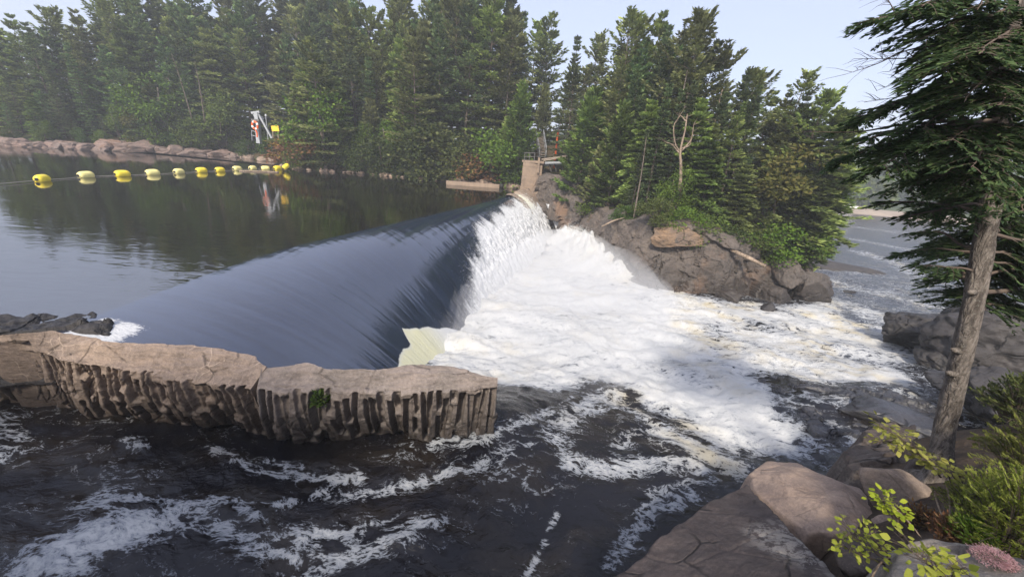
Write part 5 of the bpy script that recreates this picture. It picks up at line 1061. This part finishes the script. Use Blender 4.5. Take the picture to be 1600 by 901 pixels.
sub('upright', 'concrete', lambda m_: m_.beam(A5(840.5, 270, -.25), A5(842.5, 246, -.25), .28, .25), e, a0)
tag(e, 'tall brown concrete abutment block at the far end of the dam', 'abutment')
e = empty('handrail', tl); t0 = np.array(tl)
tops_ = [(tl + [.1, .1, .2]), (tl + dp + [.1, 0, .2]), (tr + dp + [-.1, 0, .2]), (tl * .45 + tr * .55 + [0, .1, .2])]
for a in [tops_[0], tops_[0] + dp * .5, tops_[1], tops_[2], tops_[3], (tops_[0] + tops_[3]) / 2]: sub('rail_post', 'darksteel', rl([a, a + [.03, 0, 1.05]], .05), e, t0)
for h in (.55, 1.05): sub('rail', 'darksteel', rl([tops_[3] + [0, 0, h], tops_[0] + [0, 0, h], tops_[1] + [0, 0, h], tops_[2] + [0, 0, h]], .04), e, t0)
tag(e, 'dark steel handrail around the top of the concrete abutment', 'railing')
e = empty('stairs', A5(846, 246, 4)); s0 = np.array(A5(846, 246, 4)); lo_l, lo_r = A5(842.5, 244, 3.2), A5(853, 243, 3.2); hi_l, hi_r = at_y(837.5, 216, 62), at_y(848.5, 214, 62)
for a, b in ((lo_l, hi_l), (lo_r, hi_r)): sub('stringer', 'darksteel', lambda m_: m_.beam(a, b, .12, .32), e, s0)
for k in np.linspace(.03, .97, 13): sub('tread', 'wood', lambda m_: m_.beam(lo_l * (1 - k) + hi_l * k + [.07, 0, .05], lo_r * (1 - k) + hi_r * k + [-.07, 0, .05], .42, .06), e, s0)
for a, b in ((lo_l, hi_l), (lo_r, hi_r)):
    sub('rail', 'steel', rl([a + [0, 0, 1.0], b + [0, 0, 1.0]], .05), e, s0)
    for k in (0, .33, .66, 1): sub('rail_post', 'steel', rl([a * (1 - k) + b * k, a * (1 - k) + b * k + [0, 0, 1.0]], .04), e, s0)
tag(e, 'steep stairs with handrails climbing the bank behind the abutment', 'stairs')
e = empty('walkway', A5(862, 252, 1)); k0 = np.array(A5(862, 252, 1))
sub('deck', 'wood', lambda m_: m_.beam(A5(846, 249, 1.6), A5(890, 243, 1.6), 1.2, .14), e, k0)
for py0, py1, dy in ((254.5, 255, .8), (258, 256, 2.4)): sub('beam', 'steel', lambda m_: m_.beam(A5(849, py0, dy), A5(884, py1 - 1.5, dy), .22, .26), e, k0)
sub('rail', 'wood', lambda m_: m_.beam(A5(849, 251, .7), A5(880, 246, .7), .10, .12), e, k0)
for px in (858, 866): sub('prop', 'darksteel', lambda m_: m_.beam(A5(px, 252, 1.2), A5(px + 3, 268, 1.4), .13, .13), e, k0)
tag(e, 'grey plank walkway on beams running right from the abutment', 'walkway')
mb = MB(); pa, pb = at_y(870.5, 220, 57), at_y(872, 207, 57); mb.tube([[pa[0], pa[1], min(pa[2] - .6, land1(pa[0], pa[1]) - .2)], pa, pb, pb + [0, 0, .01]], [.14, .14, .14, .05], 10); tag(mb.build('marker_post', M['orange'], smooth=True, loc=pa), 'short orange post on the bank above the walkway', 'post')
# low concrete wall along the shore and the pipe at its end
a, b = at_z(697, 287, .1), at_z(780, 293, .1); mb = MB(); mb.beam(a + [0, .2, .08], b + [0, .2, .08], .5, .62); tag(mb.build('low_wall', M['concrete'], loc=(a + b) / 2), 'long low concrete wall at the waterline left of the abutment', 'wall')
c0 = at_z(783, 292, .15); mb = MB(); mb.tube([c0 + [0, -.35, .12], c0 + [.05, .8, .12]], .30, 12); tag(mb.build('drum', M['black'], smooth=True, loc=c0), 'dark round pipe end at the right end of the low concrete wall', 'pipe')
boulder('rock', 'pale angular rock between the low wall and the abutment', at_z(797, 284, .3), (2.6, 1.8, 1.5), .4, 71 + 200, 'rock_pink', 4, 10, .05)
boulder('rock', 'orange-pink rock beside the left foot of the abutment', at_z(808, 287, .3), (1.6, 1.4, 1.6), 1.4, 72 + 200, 'rock_pink', 4, 10, .05)
# small side fall behind the abutment
u, v = np.meshgrid(np.linspace(0, 1, 26), np.linspace(0, 1, 60), indexing='ij'); a, b = at_y(853, 318, 49.5), at_y(872, 321, 48.5); c_, d_ = at_y(872, 366, 46.5), at_y(893, 372, 45.5)
P = (a * ((1 - u) * (1 - v))[..., None] + b * (u * (1 - v))[..., None] + d_ * (u * v)[..., None] + c_ * ((1 - u) * v)[..., None]); P[..., 1] -= .5 * np.sin(np.pi * u) + .4 * np.sin(v * 2.4); Pf = P.reshape(-1, 3); Pf[:, 1] += fbm(np.c_[u.ravel() * 9, v.ravel() * 1.5, v.ravel() * 0], 4, 410) * .25
mb = MB(); mb.add(Pf, gridq(26, 60)); tag(mb.build('side_waterfall', M['nappe'], smooth=True, attrs={'foam': np.clip(.75 + .3 * v.ravel(), 0, 1.1), 'tint': v.ravel() * 0}, uv=np.stack([u.ravel() * 2, v.ravel() * 3], 1)), kind='structure')

# far beach: upturned pale boat, roofs
def hull(o, L, W, Hh, mat):
    x = np.linspace(-1, 1, 15); t_ = np.linspace(0, np.pi, 11); X_, T_ = np.meshgrid(x, t_, indexing='ij'); w = (1 - np.abs(X_) ** 2.4); m_ = MB(); m_.add(np.stack([X_ * L / 2, np.cos(T_) * W / 2 * w, np.sin(T_) * Hh * w ** .6], 2).reshape(-1, 3), gridq(15, 11)); return m_
for lab, px, py, L, Hh, rz in [('pale upturned boat hull on the far beach', 1314, 322, 9, 2.2, -.5), ('smaller pale upturned hull right of the first on the far beach', 1333, 323, 5, 1.2, -.5)]:
    g = at_z(px, py + 4, -5.9); m_ = hull(None, L, 3, Hh, 'white'); e = empty('upturned_boat', g, rz); m_.build('hull', M['white'], e, smooth=True); k_ = MB(); k_.box((0, 0, Hh * 1.01), (L * .8, .15, .2)); k_.build('keel', M['wood'], e); tag(e, lab, 'boat')
mb = MB(); g = at_z(1296, 324, -5.8); mb.beam(g, at_z(1345, 327, -5.8), .7, .9); tag(mb.build('floating_dock', M['wood'], loc=g), 'dark low timber dock along the far beach', 'dock')
for lab, px, py, v in [('small white roofed cottage in the trees on the far shore', 1333, 297, 60), ('low pale cottage nearer the beach on the far shore', 1308, 308, 40)]:
    d = ray(px, py); h = d[:2] / np.linalg.norm(d[:2]); best = min(np.linspace(-30, 120, 600), key=lambda u: abs(np.cross(h, far_pt(u, v) / np.linalg.norm(far_pt(u, v))))); p = far_pt(best, v); z = far_z(v); e = empty('cottage', (p[0], p[1], z), -.6)
    m_ = MB(); m_.box((0, 0, 1.6), (7, 5, 3.2)); m_.build('wall', M['wood'], e); m_ = MB(); m_.add([[-3.9, -3, 3.1], [3.9, -3, 3.1], [3.9, 3, 3.1], [-3.9, 3, 3.1], [-3.9, 0, 5], [3.9, 0, 5]], [[0, 1, 5, 4], [2, 3, 4, 5], [1, 0, 3, 2]], [[0, 4, 3], [1, 2, 5]]); m_.build('roof', M['white'], e)
    for xx in (-2, 1.5): m_ = MB(); m_.box((xx, -2.53, 1.8), (1.1, .06, 1.1)); m_.build('window', M['black'], e)
    tag(e, lab, 'cottage')

# ------------------------------------------------------------------ the hemlock on the near bank
r = np.random.default_rng(91)
TB = at_z(1467, 738, .90)
TP = [TB + [0, 0, -.35], TB, at_y(1478, 660, 4.75), at_y(1497, 580, 4.8), at_y(1515, 500, 4.85), at_y(1532, 410, 4.95), at_y(1549, 310, 5.05), at_y(1566, 180, 5.2), at_y(1584, 40, 5.4), at_y(1606, -140, 5.7), at_y(1632, -380, 6.0)]
tc = catmull(TP, 90); tr_ = np.interp(np.linspace(0, 1, 90), [0, .06, .10, .2, .5, .7, 1], [.25, .155, .132, .118, .104, .085, .04])
hem = empty('hemlock_tree', TB); mb = MB(); nseg = 22
mb.tube(tc, tr_, nseg, cap=False); v = mb.v[0]; cen = np.repeat(tc, nseg, 0); dv = v - cen; th = np.arctan2(dv[:, 1], dv[:, 0])
root = sstep(.9 + .55, .9 - .25, v[:, 2]); v = v + dv * (root * .5 * np.clip(np.sin(th * 4 + 1), -.2, 1))[:, None] + dv * (fbm(v * np.array([7, 7, 2.0]), 4, 500) * .16 + fbm(v * 22, 3, 502) * .06)[:, None]; mb.v[0] = v - TB
mb.build('trunk', M['bark_hem'], hem, smooth=True)
for k in (.30, .34, .45):                                                   # broken stubs on the trunk
    i = int(k * 89); m_ = MB(); d = np.array([-.9, -.2, .25]) if k < .4 else np.array([-.8, -.4, .1]); m_.tube(np.array([tc[i] + d * .08, tc[i] + d * .20, tc[i] + d * .27]) - TB, [.055, .042, .02], 8); m_.build('stub', M['bark_hem'], hem, smooth=True)
def trunk_at(z):
    i = np.argmin(np.abs(tc[:, 2] - z)); return tc[i]
LP, LD, LS, LL, LW = [], [], [], [], []
def bough(tip, z0=None, spread=.34, sag=.18, dens=1.0, start=.18, limb_r=.03):
    tip = np.array(tip); z0 = z0 if z0 is not None else tip[2] + r.uniform(-.1, .5); a = trunk_at(z0); L = np.linalg.norm(tip - a); mid = (a + tip) / 2 + np.array([0, 0, sag * L * .5])
    C_ = catmull([a, (a + mid) / 2 + r.normal(0, .04, 3), mid, (mid + tip) / 2 + [0, 0, sag * L * .12], tip], 24); C_ += np.c_[fbm(C_ * 2, 3, int(r.integers(1e4))), fbm(C_ * 2 + 7, 3, 3), fbm(C_ * 2 + 11, 3, 5)] * .07 * np.linspace(0, 1, 24)[:, None]
    m_ = MB(); m_.tube(C_ - TB, np.linspace(limb_r * (.5 + L * .22), .004, 24), 6)
    ax = nrm(tip - a); lat0 = nrm(np.cross(ax, [0, 0, 1.0])); nt_ = int(L * 16 * dens)
    for q in r.uniform(start, 1, nt_):
        p = np.array([np.interp(q, np.linspace(0, 1, 24), C_[:, k]) for k in range(3)]); sg = r.choice([-1, 1]); l2 = spread * L * (1.12 - q) ** .7 * r.uniform(.5, 1.15) + .12
        d2 = nrm(ax * r.uniform(.5, 1.0) + lat0 * sg * r.uniform(.6, 1.1) + np.array([0, 0, r.uniform(-.28, .12)])); t_ = np.linspace(0, 1, 6); T2 = p + d2 * (l2 * t_)[:, None] + np.array([0, 0, -1]) * (.30 * l2 * t_ ** 2)[:, None]
        m_.tube(T2 - TB, np.linspace(.006, .0015, 6), 3, cap=False); lat2 = nrm(np.cross(d2, [0, 0, 1.0])); n3 = max(6, int(l2 * 95))
        qq = r.uniform(.05, 1, n3); s3 = r.choice([-1, 1], n3) * 1.0; P = p + d2 * (l2 * qq)[:, None] + np.array([0, 0, -1]) * (.30 * l2 * qq ** 2)[:, None]
        D = nrm(d2[None] * r.uniform(.5, 1.1, n3)[:, None] + lat2[None] * (s3 * r.uniform(.3, 1.0, n3))[:, None] + np.array([0, 0, -1]) * r.uniform(-.05, .5, n3)[:, None])
        S = nrm(np.cross(D, np.array([0, 0, 1.0]) + r.normal(0, .4, (n3, 3)))); LP.append(P); LD.append(D); LS.append(S); LL.append(r.uniform(.05, .115, n3)); LW.append(r.uniform(.008, .017, n3))
    m_.build('limb', M['twig'], hem, smooth=True)
tips = [(1372, 28, 5.0), (1392, 62, 5.6), (1440, 8, 4.6), (1470, -30, 5.2), (1432, 100, 5.4), (1450, 130, 4.8), (1430, 150, 5.9), (1335, 185, 5.4), (1300, 205, 6.0), (1340, 225, 5.0), (1320, 248, 5.6), (1290, 262, 6.3), (1345, 275, 5.3), (1370, 320, 5.6), (1400, 350, 5.0), (1385, 300, 6.2), (1402, 398, 5.6), (1440, 420, 5.0), (1470, 445, 5.9),
        (1520, 470, 6.3), (1565, 480, 6.0), (1600, 455, 5.2), (1640, 480, 6.4), (1500, 60, 6.6), (1520, 10, 4.4), (1600, 20, 4.6), (1640, 90, 5.4), (1650, 200, 4.6), (1560, 120, 7.0), (1480, 180, 6.9), (1500, 250, 7.0), (1440, 250, 6.4), (1460, 310, 6.4), (1650, 300, 5.0), (1620, 360, 6.2), (1590, 400, 6.8), (1540, 340, 6.9), (1580, 250, 6.6), (1490, 350, 6.6), (1660, 420, 5.2), (1450, 200, 4.4), (1620, 130, 6.8), (1560, 60, 4.2), (1530, 200, 6.4), (1500, 390, 6.9), (1470, 110, 4.2), (1500, 160, 4.0), (1480, 220, 4.1), (1530, 90, 3.9), (1500, 290, 4.3), (1460, 280, 4.5), (1520, 260, 3.9), (1560, 160, 3.9), (1440, 60, 4.8), (1400, 230, 5.2), (1380, 262, 4.6), (1420, 300, 4.8), (1560, 300, 4.1), (1600, 330, 4.0), (1590, 420, 5.4), (1545, 440, 6.4), (1360, 245, 5.9), (1600, 80, 4.2), (1580, 210, 4.2), (1480, 400, 6.2), (1420, 365, 5.9), (1560, 400, 5.9), (1620, 440, 5.6), (1630, 250, 6.6)]
for px, py, y in tips:
    tp_ = at_y(px, py, y); bough(tp_, z0=min(tp_[2] + r.uniform(.0, .7), 9.5), dens=1.5)
# long bare limb and dead twigs reaching left
for pts, rr in [([(1512, 186, 5.15), (1450, 192, 5.2), (1400, 196, 5.3), (1340, 206, 5.4), (1262, 206, 5.6)], .028), ([(1480, 70, 5.3), (1420, 78, 5.2), (1370, 100, 5.1), (1322, 116, 5.0)], .011), ([(1440, 90, 5.2), (1390, 92, 5.2), (1334, 92, 5.1)], .008), ([(1470, 100, 5.3), (1420, 120, 5.2), (1370, 142, 5.2)], .010), ([(1480, 180, 5.2), (1440, 205, 5.0), (1400, 208, 5.0), (1345, 240, 4.9)], .016), ([(1398, 20, 5.0), (1390, 4, 5.0), (1378, -14, 5.0)], .006), ([(1460, 140, 5.3), (1400, 152, 5.3), (1350, 160, 5.3)], .009), ([(1440, 100, 5.2), (1410, 80, 5.2), (1390, 112, 5.1)], .006)]:
    C_ = catmull([at_y(*q) for q in pts], 16); m_ = MB(); m_.tube(C_ - TB, np.linspace(rr, .002, 16), 5)
    for k in range(14):
        i = r.integers(5, 16); d = nrm(np.array([-.9, r.normal(0, .4), r.normal(-.05, .45)])) * r.uniform(.08, .3); m_.tube(np.array([C_[i], C_[i] + d * .6 + [0, 0, .01], C_[i] + d]) - TB, [.003, .002, .001], 3, cap=False)
    m_.build('limb', M['twig'], hem, smooth=True)
mb = MB(); mb.leaves(np.vstack(LP) - TB, np.vstack(LD), np.vstack(LS), np.concatenate(LL), np.concatenate(LW)); mb.build('crown', M['hem'], hem)
tag(hem, 'large dark hemlock leaning on the near right bank with drooping boughs', 'tree')

# ------------------------------------------------------------------ near plants
def leafy_stem(name, label, stems, leaf, mat, seed, per=26, cat='sapling', wdt=.42, droop=.25):
    r = np.random.default_rng(seed); base = np.array(stems[0][0]); e = empty(name, base); sm, lm = MB(), MB()
    for pts in stems:
        C_ = catmull(pts, 20); sm.tube(C_ - base, np.linspace(.011, .003, 20), 5); L = np.linalg.norm(np.diff(C_, axis=0), axis=1).sum(); n = int(per * L)
        q = np.sort(r.uniform(.30, 1, n)); P = np.stack([np.interp(q, np.linspace(0, 1, 20), C_[:, k]) for k in range(3)], 1); ax = nrm(np.array(pts[-1]) - np.array(pts[0]))
        D = nrm(r.normal(0, 1, (n, 3)) * [1, 1, .45] + ax * .5 + [0, 0, .1]); pl = r.uniform(.02, .16, n)
        for i in range(n):
            p0, p1 = P[i], P[i] + D[i] * pl[i]; 
            if pl[i] > .06: sm.tube(np.array([p0, (p0 + p1) / 2 + [0, 0, .01], p1]) - base, [.003, .002, .0015], 3, cap=False)
            d = nrm(D[i] + [0, 0, -droop]); s = nrm(np.cross(d, [0, 0, 1.0]) + r.normal(0, .35, 3)); up = np.cross(s, d); l = leaf * r.uniform(.6, 1.25); w = l * wdt
            prof = [(0, 0), (.18, .55), (.42, 1.0), (.70, .72), (1, 0)]; mid = [p1 + d * l * a + up * (-.10 * l * a * a) for a, _ in prof]
            V = [mid[0]] + [mid[k] + s * w * prof[k][1] * sg + up * .16 * w * prof[k][1] for k in (1, 2, 3) for sg in (1, -1)] + [mid[4]] + [mid[k] for k in (1, 2, 3)]
            lm.add(np.array(V) - base, [[8, 10, 3, 1]] if 0 else [[8, 9, 3, 1], [9, 8, 2, 4], [9, 10, 5, 3], [10, 9, 4, 6]], [[0, 8, 1], [8, 0, 2], [10, 7, 5], [7, 10, 6]])
    sm.build('stem', M['twig'], e, smooth=True); lm.build('leaves', M[mat], e, smooth=True); return tag(e, label, cat)
S_ = lambda L: [np.array(at_y(*q)) for q in L]
leafy_stem('sapling', 'lime-leaved sapling branch arching left in front of the hemlock trunk', [S_([(1490, 770, 3.6), (1478, 735, 3.6), (1440, 708, 3.55), (1405, 682, 3.5), (1372, 664, 3.45)]), S_([(1500, 775, 3.6), (1495, 750, 3.55), (1470, 730, 3.5), (1440, 716, 3.45)]), S_([(1500, 778, 3.6), (1504, 752, 3.6), (1492, 735, 3.6)]), S_([(1470, 745, 3.6), (1430, 700, 3.6), (1400, 690, 3.6), (1372, 690, 3.6)])], .066, 'lime', 1, 62)
leafy_stem('sapling', 'small lime-leaved sapling in front of the angular boulder', [S_([(1408, 838, 2.75), (1398, 810, 2.72), (1386, 790, 2.7), (1374, 776, 2.7)]), S_([(1410, 838, 2.75), (1400, 805, 2.7), (1396, 795, 2.7), (1388, 785, 2.7)])], .052, 'lime', 2, 70)
leafy_stem('sapling', 'small lime-leaved sapling over the dark gap by the lichened slab', [S_([(1390, 880, 2.45), (1365, 860, 2.4), (1345, 845, 2.4), (1320, 832, 2.4)]), S_([(1390, 885, 2.45), (1362, 872, 2.4), (1335, 862, 2.4), (1316, 850, 2.4)]), S_([(1395, 880, 2.45), (1372, 850, 2.45), (1352, 830, 2.45)])], .046, 'lime', 3, 80)
leafy_stem('sapling', 'broad-leaved lime plant in front of the flat corner rock', [S_([(1480, 930, 1.9), (1470, 900, 1.9), (1450, 880, 1.88), (1425, 862, 1.86)]), S_([(1490, 930, 1.9), (1490, 895, 1.88), (1510, 885, 1.85)]), S_([(1480, 930, 1.9), (1475, 895, 1.86), (1462, 888, 1.84)])], .062, 'lime', 4, 60)
# thin dry twigs on the bank
r = np.random.default_rng(17)
for lab, pts in [('thin pale dead stick leaning over the bank below the sapling', [(1385, 862, 2.5), (1375, 845, 2.5), (1360, 832, 2.5)]), ('curved grey dead stick under the angular boulder', [(1460, 770, 3.4), (1470, 800, 3.2), (1486, 825, 3.0)]), ('long thin dry twig beside the brown fern', [(1480, 760, 3.4), (1484, 790, 3.2), (1482, 830, 2.9)]), ('dry twig between the two small saplings', [(1395, 790, 2.9), (1420, 815, 2.8), (1440, 840, 2.7)]), ('bent dry twig over the flat corner rock', [(1360, 905, 2.2), (1375, 880, 2.3), (1392, 868, 2.4)])]:
    mb = MB(); mb.tube(catmull([at_y(*q) for q in pts], 10), np.linspace(.010, .005, 10), 5); tag(mb.build('dry_stick', M['dead'], smooth=True, loc=at_y(*pts[0])), lab, 'stick')
def feathery(name, label, c, size, mat, seed, n=6500, leaf=.07, cat='shrub', stems=9):
    """soft shrub: upright stems carrying flat feathery sprays"""
    r = np.random.default_rng(seed); c = np.array(c); e = empty(name, c); sm, lm = MB(), MB(); s = np.array(size)
    m = 260; PP, DD, SS, LL = [], [], [], []
    for i in range(m):
        a = r.uniform(0, 6.28); q = r.uniform(.0, 1) ** .6; h = r.uniform(.15, 1); tip = np.array([math.cos(a) * q * s[0] / 2 * (1.1 - .5 * h), math.sin(a) * q * s[1] / 2 * (1.1 - .5 * h), s[2] * h]); root = np.array([tip[0] * .35, tip[1] * .35, s[2] * max(0, h - .45) * .8])
        C_ = catmull([root, (root + tip) / 2 + [0, 0, .1 * s[2]], tip, tip + (tip - root) * .12 + [0, 0, -.05 * s[2]]], 10); sm.tube(C_, np.linspace(.006, .0015, 10), 3, cap=False)
        k = n // m; qq = r.uniform(.25, 1, k); P = np.stack([np.interp(qq, np.linspace(0, 1, 10), C_[:, j]) for j in range(3)], 1); ax = nrm(tip - root); lat = nrm(np.cross(ax, [0, 0, 1.0]) + r.normal(0, .2, 3)); sg = r.choice([-1, 1], k)
        P = P + lat * (sg * r.uniform(0, .06, k))[:, None]; D = nrm(ax * r.uniform(.4, 1, k)[:, None] + lat * (sg * r.uniform(.4, 1, k))[:, None] + np.array([0, 0, -1]) * r.uniform(-.1, .35, k)[:, None]); S = nrm(np.cross(D, np.array([0, 0, 1.0]) + r.normal(0, .35, (k, 3))))
        PP.append(P); DD.append(D); SS.append(S); LL.append(leaf * r.uniform(.6, 1.3, k))
    lm.leaves(np.vstack(PP), np.vstack(DD), np.vstack(SS), np.concatenate(LL), leaf * .17); sm.build('stem', M['twig'], e); lm.build('foliage', M[mat], e); return tag(e, label, cat)
feathery('cedar_shrub', 'feathery yellow-green shrub at the right edge, tallest and farthest back', at_z(1612, 760, 1.6) + [.15, .1, -.1], (1.35, 1.2, 1.2), 'cedar', 1, 30000, .036)
feathery('cedar_shrub', 'feathery yellow-green shrub filling the right edge above the flat corner rock', at_z(1580, 850, 1.9) + [.05, .05, -.1], (1.0, .8, .8), 'cedar', 2, 28000, .03)
feathery('cedar_shrub', 'small feathery green shrub left of the larger two, beside the brown fern', at_z(1525, 805, 1.55) + [.02, 0, -.05], (.75, .7, .55), 'cedar', 3, 16000, .028)
feathery('cedar_shrub', 'darker green shrub at the right edge below the hemlock boughs', at_z(1600, 672, 1.2) + [.4, .4, -.1], (1.5, 1.3, .8), 'green', 4, 6000, .08)
feathery('brown_fern', 'withered brown fern clump above the flat corner rock', at_z(1482, 842, 1.68), (.34, .3, .20), 'brownfern', 5, 2600, .045, 'fern')
feathery('low_plant', 'low green plant between the brown fern and the feathery shrubs', at_z(1515, 842, 1.78), (.4, .3, .20), 'green', 6, 2200, .05, 'plant')
feathery('dry_grass_tuft', 'dry straggly tuft under the angular boulder', at_z(1430, 825, 1.0), (.5, .4, .28), 'brownfern', 8, 700, .06, 'grass tuft')
feathery('pink_flowers', 'cluster of dusty pink flowers on the flat corner rock', at_z(1555, 872, 2.06), (.36, .20, .025), 'pink', 7, 5200, .014, 'flowers')
feathery('grass_tuft', 'small green tuft growing from the face of the right drilled ledge', at_z(505, 628, -.75) + [0, -.1, 0], (.35, .25, .3), 'dkgreen', 9, 500, .14, 'plant')

# ------------------------------------------------------------------ spray: droplets thrown up where the overflow lands
r = np.random.default_rng(61); n = 26000; y = 17 + 32 * r.uniform(0, 1, n) ** .9; cc = np.stack([np.interp(y, crest[:, 1], crest[:, k]) for k in (0, 1)], 1); nn_ = np.stack([np.interp(y, crest[:, 1], cn[:, k]) for k in (0, 1)], 1)
w_s = np.interp(y, [8, 18, 22, 24, 27, 30, 36, 42, 47, 50], [1.1, 1.05, .98, .85, .68, .52, .38, .25, .15, .3]); tq = np.clip(w_s + r.normal(.12, .10, n) + r.uniform(0, .5, n) ** 2, .1, 1.3)
P = np.c_[cc + nn_ * (tq * dam_L(y))[:, None], nappe_z(y, tq) + .05 + r.exponential(.16, n)]; D = nrm(r.normal(size=(n, 3))); S = nrm(np.cross(D, r.normal(size=(n, 3)))); sz = r.uniform(.02, .055, n) * (y / 30) ** .6
n2 = 16000; ix = r.uniform(0, 1, n2); mx = np.interp(ix, np.linspace(0, 1, 4), [q[0] for q in MOUND]); my = np.interp(ix, np.linspace(0, 1, 4), [q[1] for q in MOUND]); a_ = r.normal(0, 1.0, n2); X_ = mx + a_ * 1.2; Y_ = my + r.normal(0, .8, n2); P2 = np.c_[X_, Y_, river_z(X_, Y_) + r.exponential(.18, n2)]
n3 = 14000; X_ = r.uniform(-4, 14, n3); Y_ = r.uniform(14, 32, n3); k_ = (poly_sd(X_, Y_, white) > .2); X_, Y_ = X_[k_], Y_[k_]; P3_ = np.c_[X_, Y_, river_z(X_, Y_) + .1 + r.exponential(.14, len(X_))]
PA = np.vstack([P, P2, P3_]); m = len(PA); D = nrm(r.normal(size=(m, 3))); S = nrm(np.cross(D, r.normal(size=(m, 3)))); sz = r.uniform(.012, .034, m) * (PA[:, 1] / 28) ** .6
mb = MB(); mb.leaves(PA, D, S, sz, sz * .5)
tS = NT('spray_water'); M['spray'] = tS.end(tS.pr((.86, .88, .88), .6, spec=.2))
tag(mb.build('spray', M['spray']), 'white spray droplets thrown up where the overflow lands', 'spray', kind='stuff')
HAZE = 0.0010
# ------------------------------------------------------------------ air: one closed box of even haze round the camera and the scene
mb = MB(); mb.box((150, 340, 18), (1500, 800, 56)); t = NT('haze_air')
v = t.n('VolumePrincipled', None, {'Color': (.86, .92, 1.0, 1), 'Density': HAZE, 'Anisotropy': 0.0})
t.t.links.new(v.outputs[0], t.out.inputs['Volume'])
t.m.cycles.homogeneous_volume = True if hasattr(t.m.cycles, 'homogeneous_volume') else True
hz_o = tag(mb.build('haze', t.m), 'pale morning haze filling the valley', 'haze', kind='stuff')

# low mist drifting off the foot of the overflow
bm = bmesh.new(); bmesh.ops.create_icosphere(bm, subdivisions=5, radius=1.0); v = np.array([q.co[:] for q in bm.verts]); f = np.array([[q.index for q in p.verts] for p in bm.faces]); bm.free()
v = v * (1 + .22 * fbm(v * 2.1, 3, 600))[:, None] * np.array([6.8, 15.5, 2.3]); ca, sa = math.cos(R(-10)), math.sin(R(-10)); v = np.c_[v[:, 0] * ca - v[:, 1] * sa, v[:, 0] * sa + v[:, 1] * ca, v[:, 2]] + [4.6, 26.5, -3.7]
mb = MB(); mb.add(v, t=f); t = NT('mist_air'); w = t.n('VolumePrincipled', None, {'Color': (.95, .97, 1.0, 1), 'Density': .085}); t.t.links.new(w.outputs[0], t.out.inputs['Volume'])
tag(mb.build('mist', t.m, loc=(3.4, 28, -5)), 'low white mist drifting off the foot of the overflow', 'mist', kind='stuff')
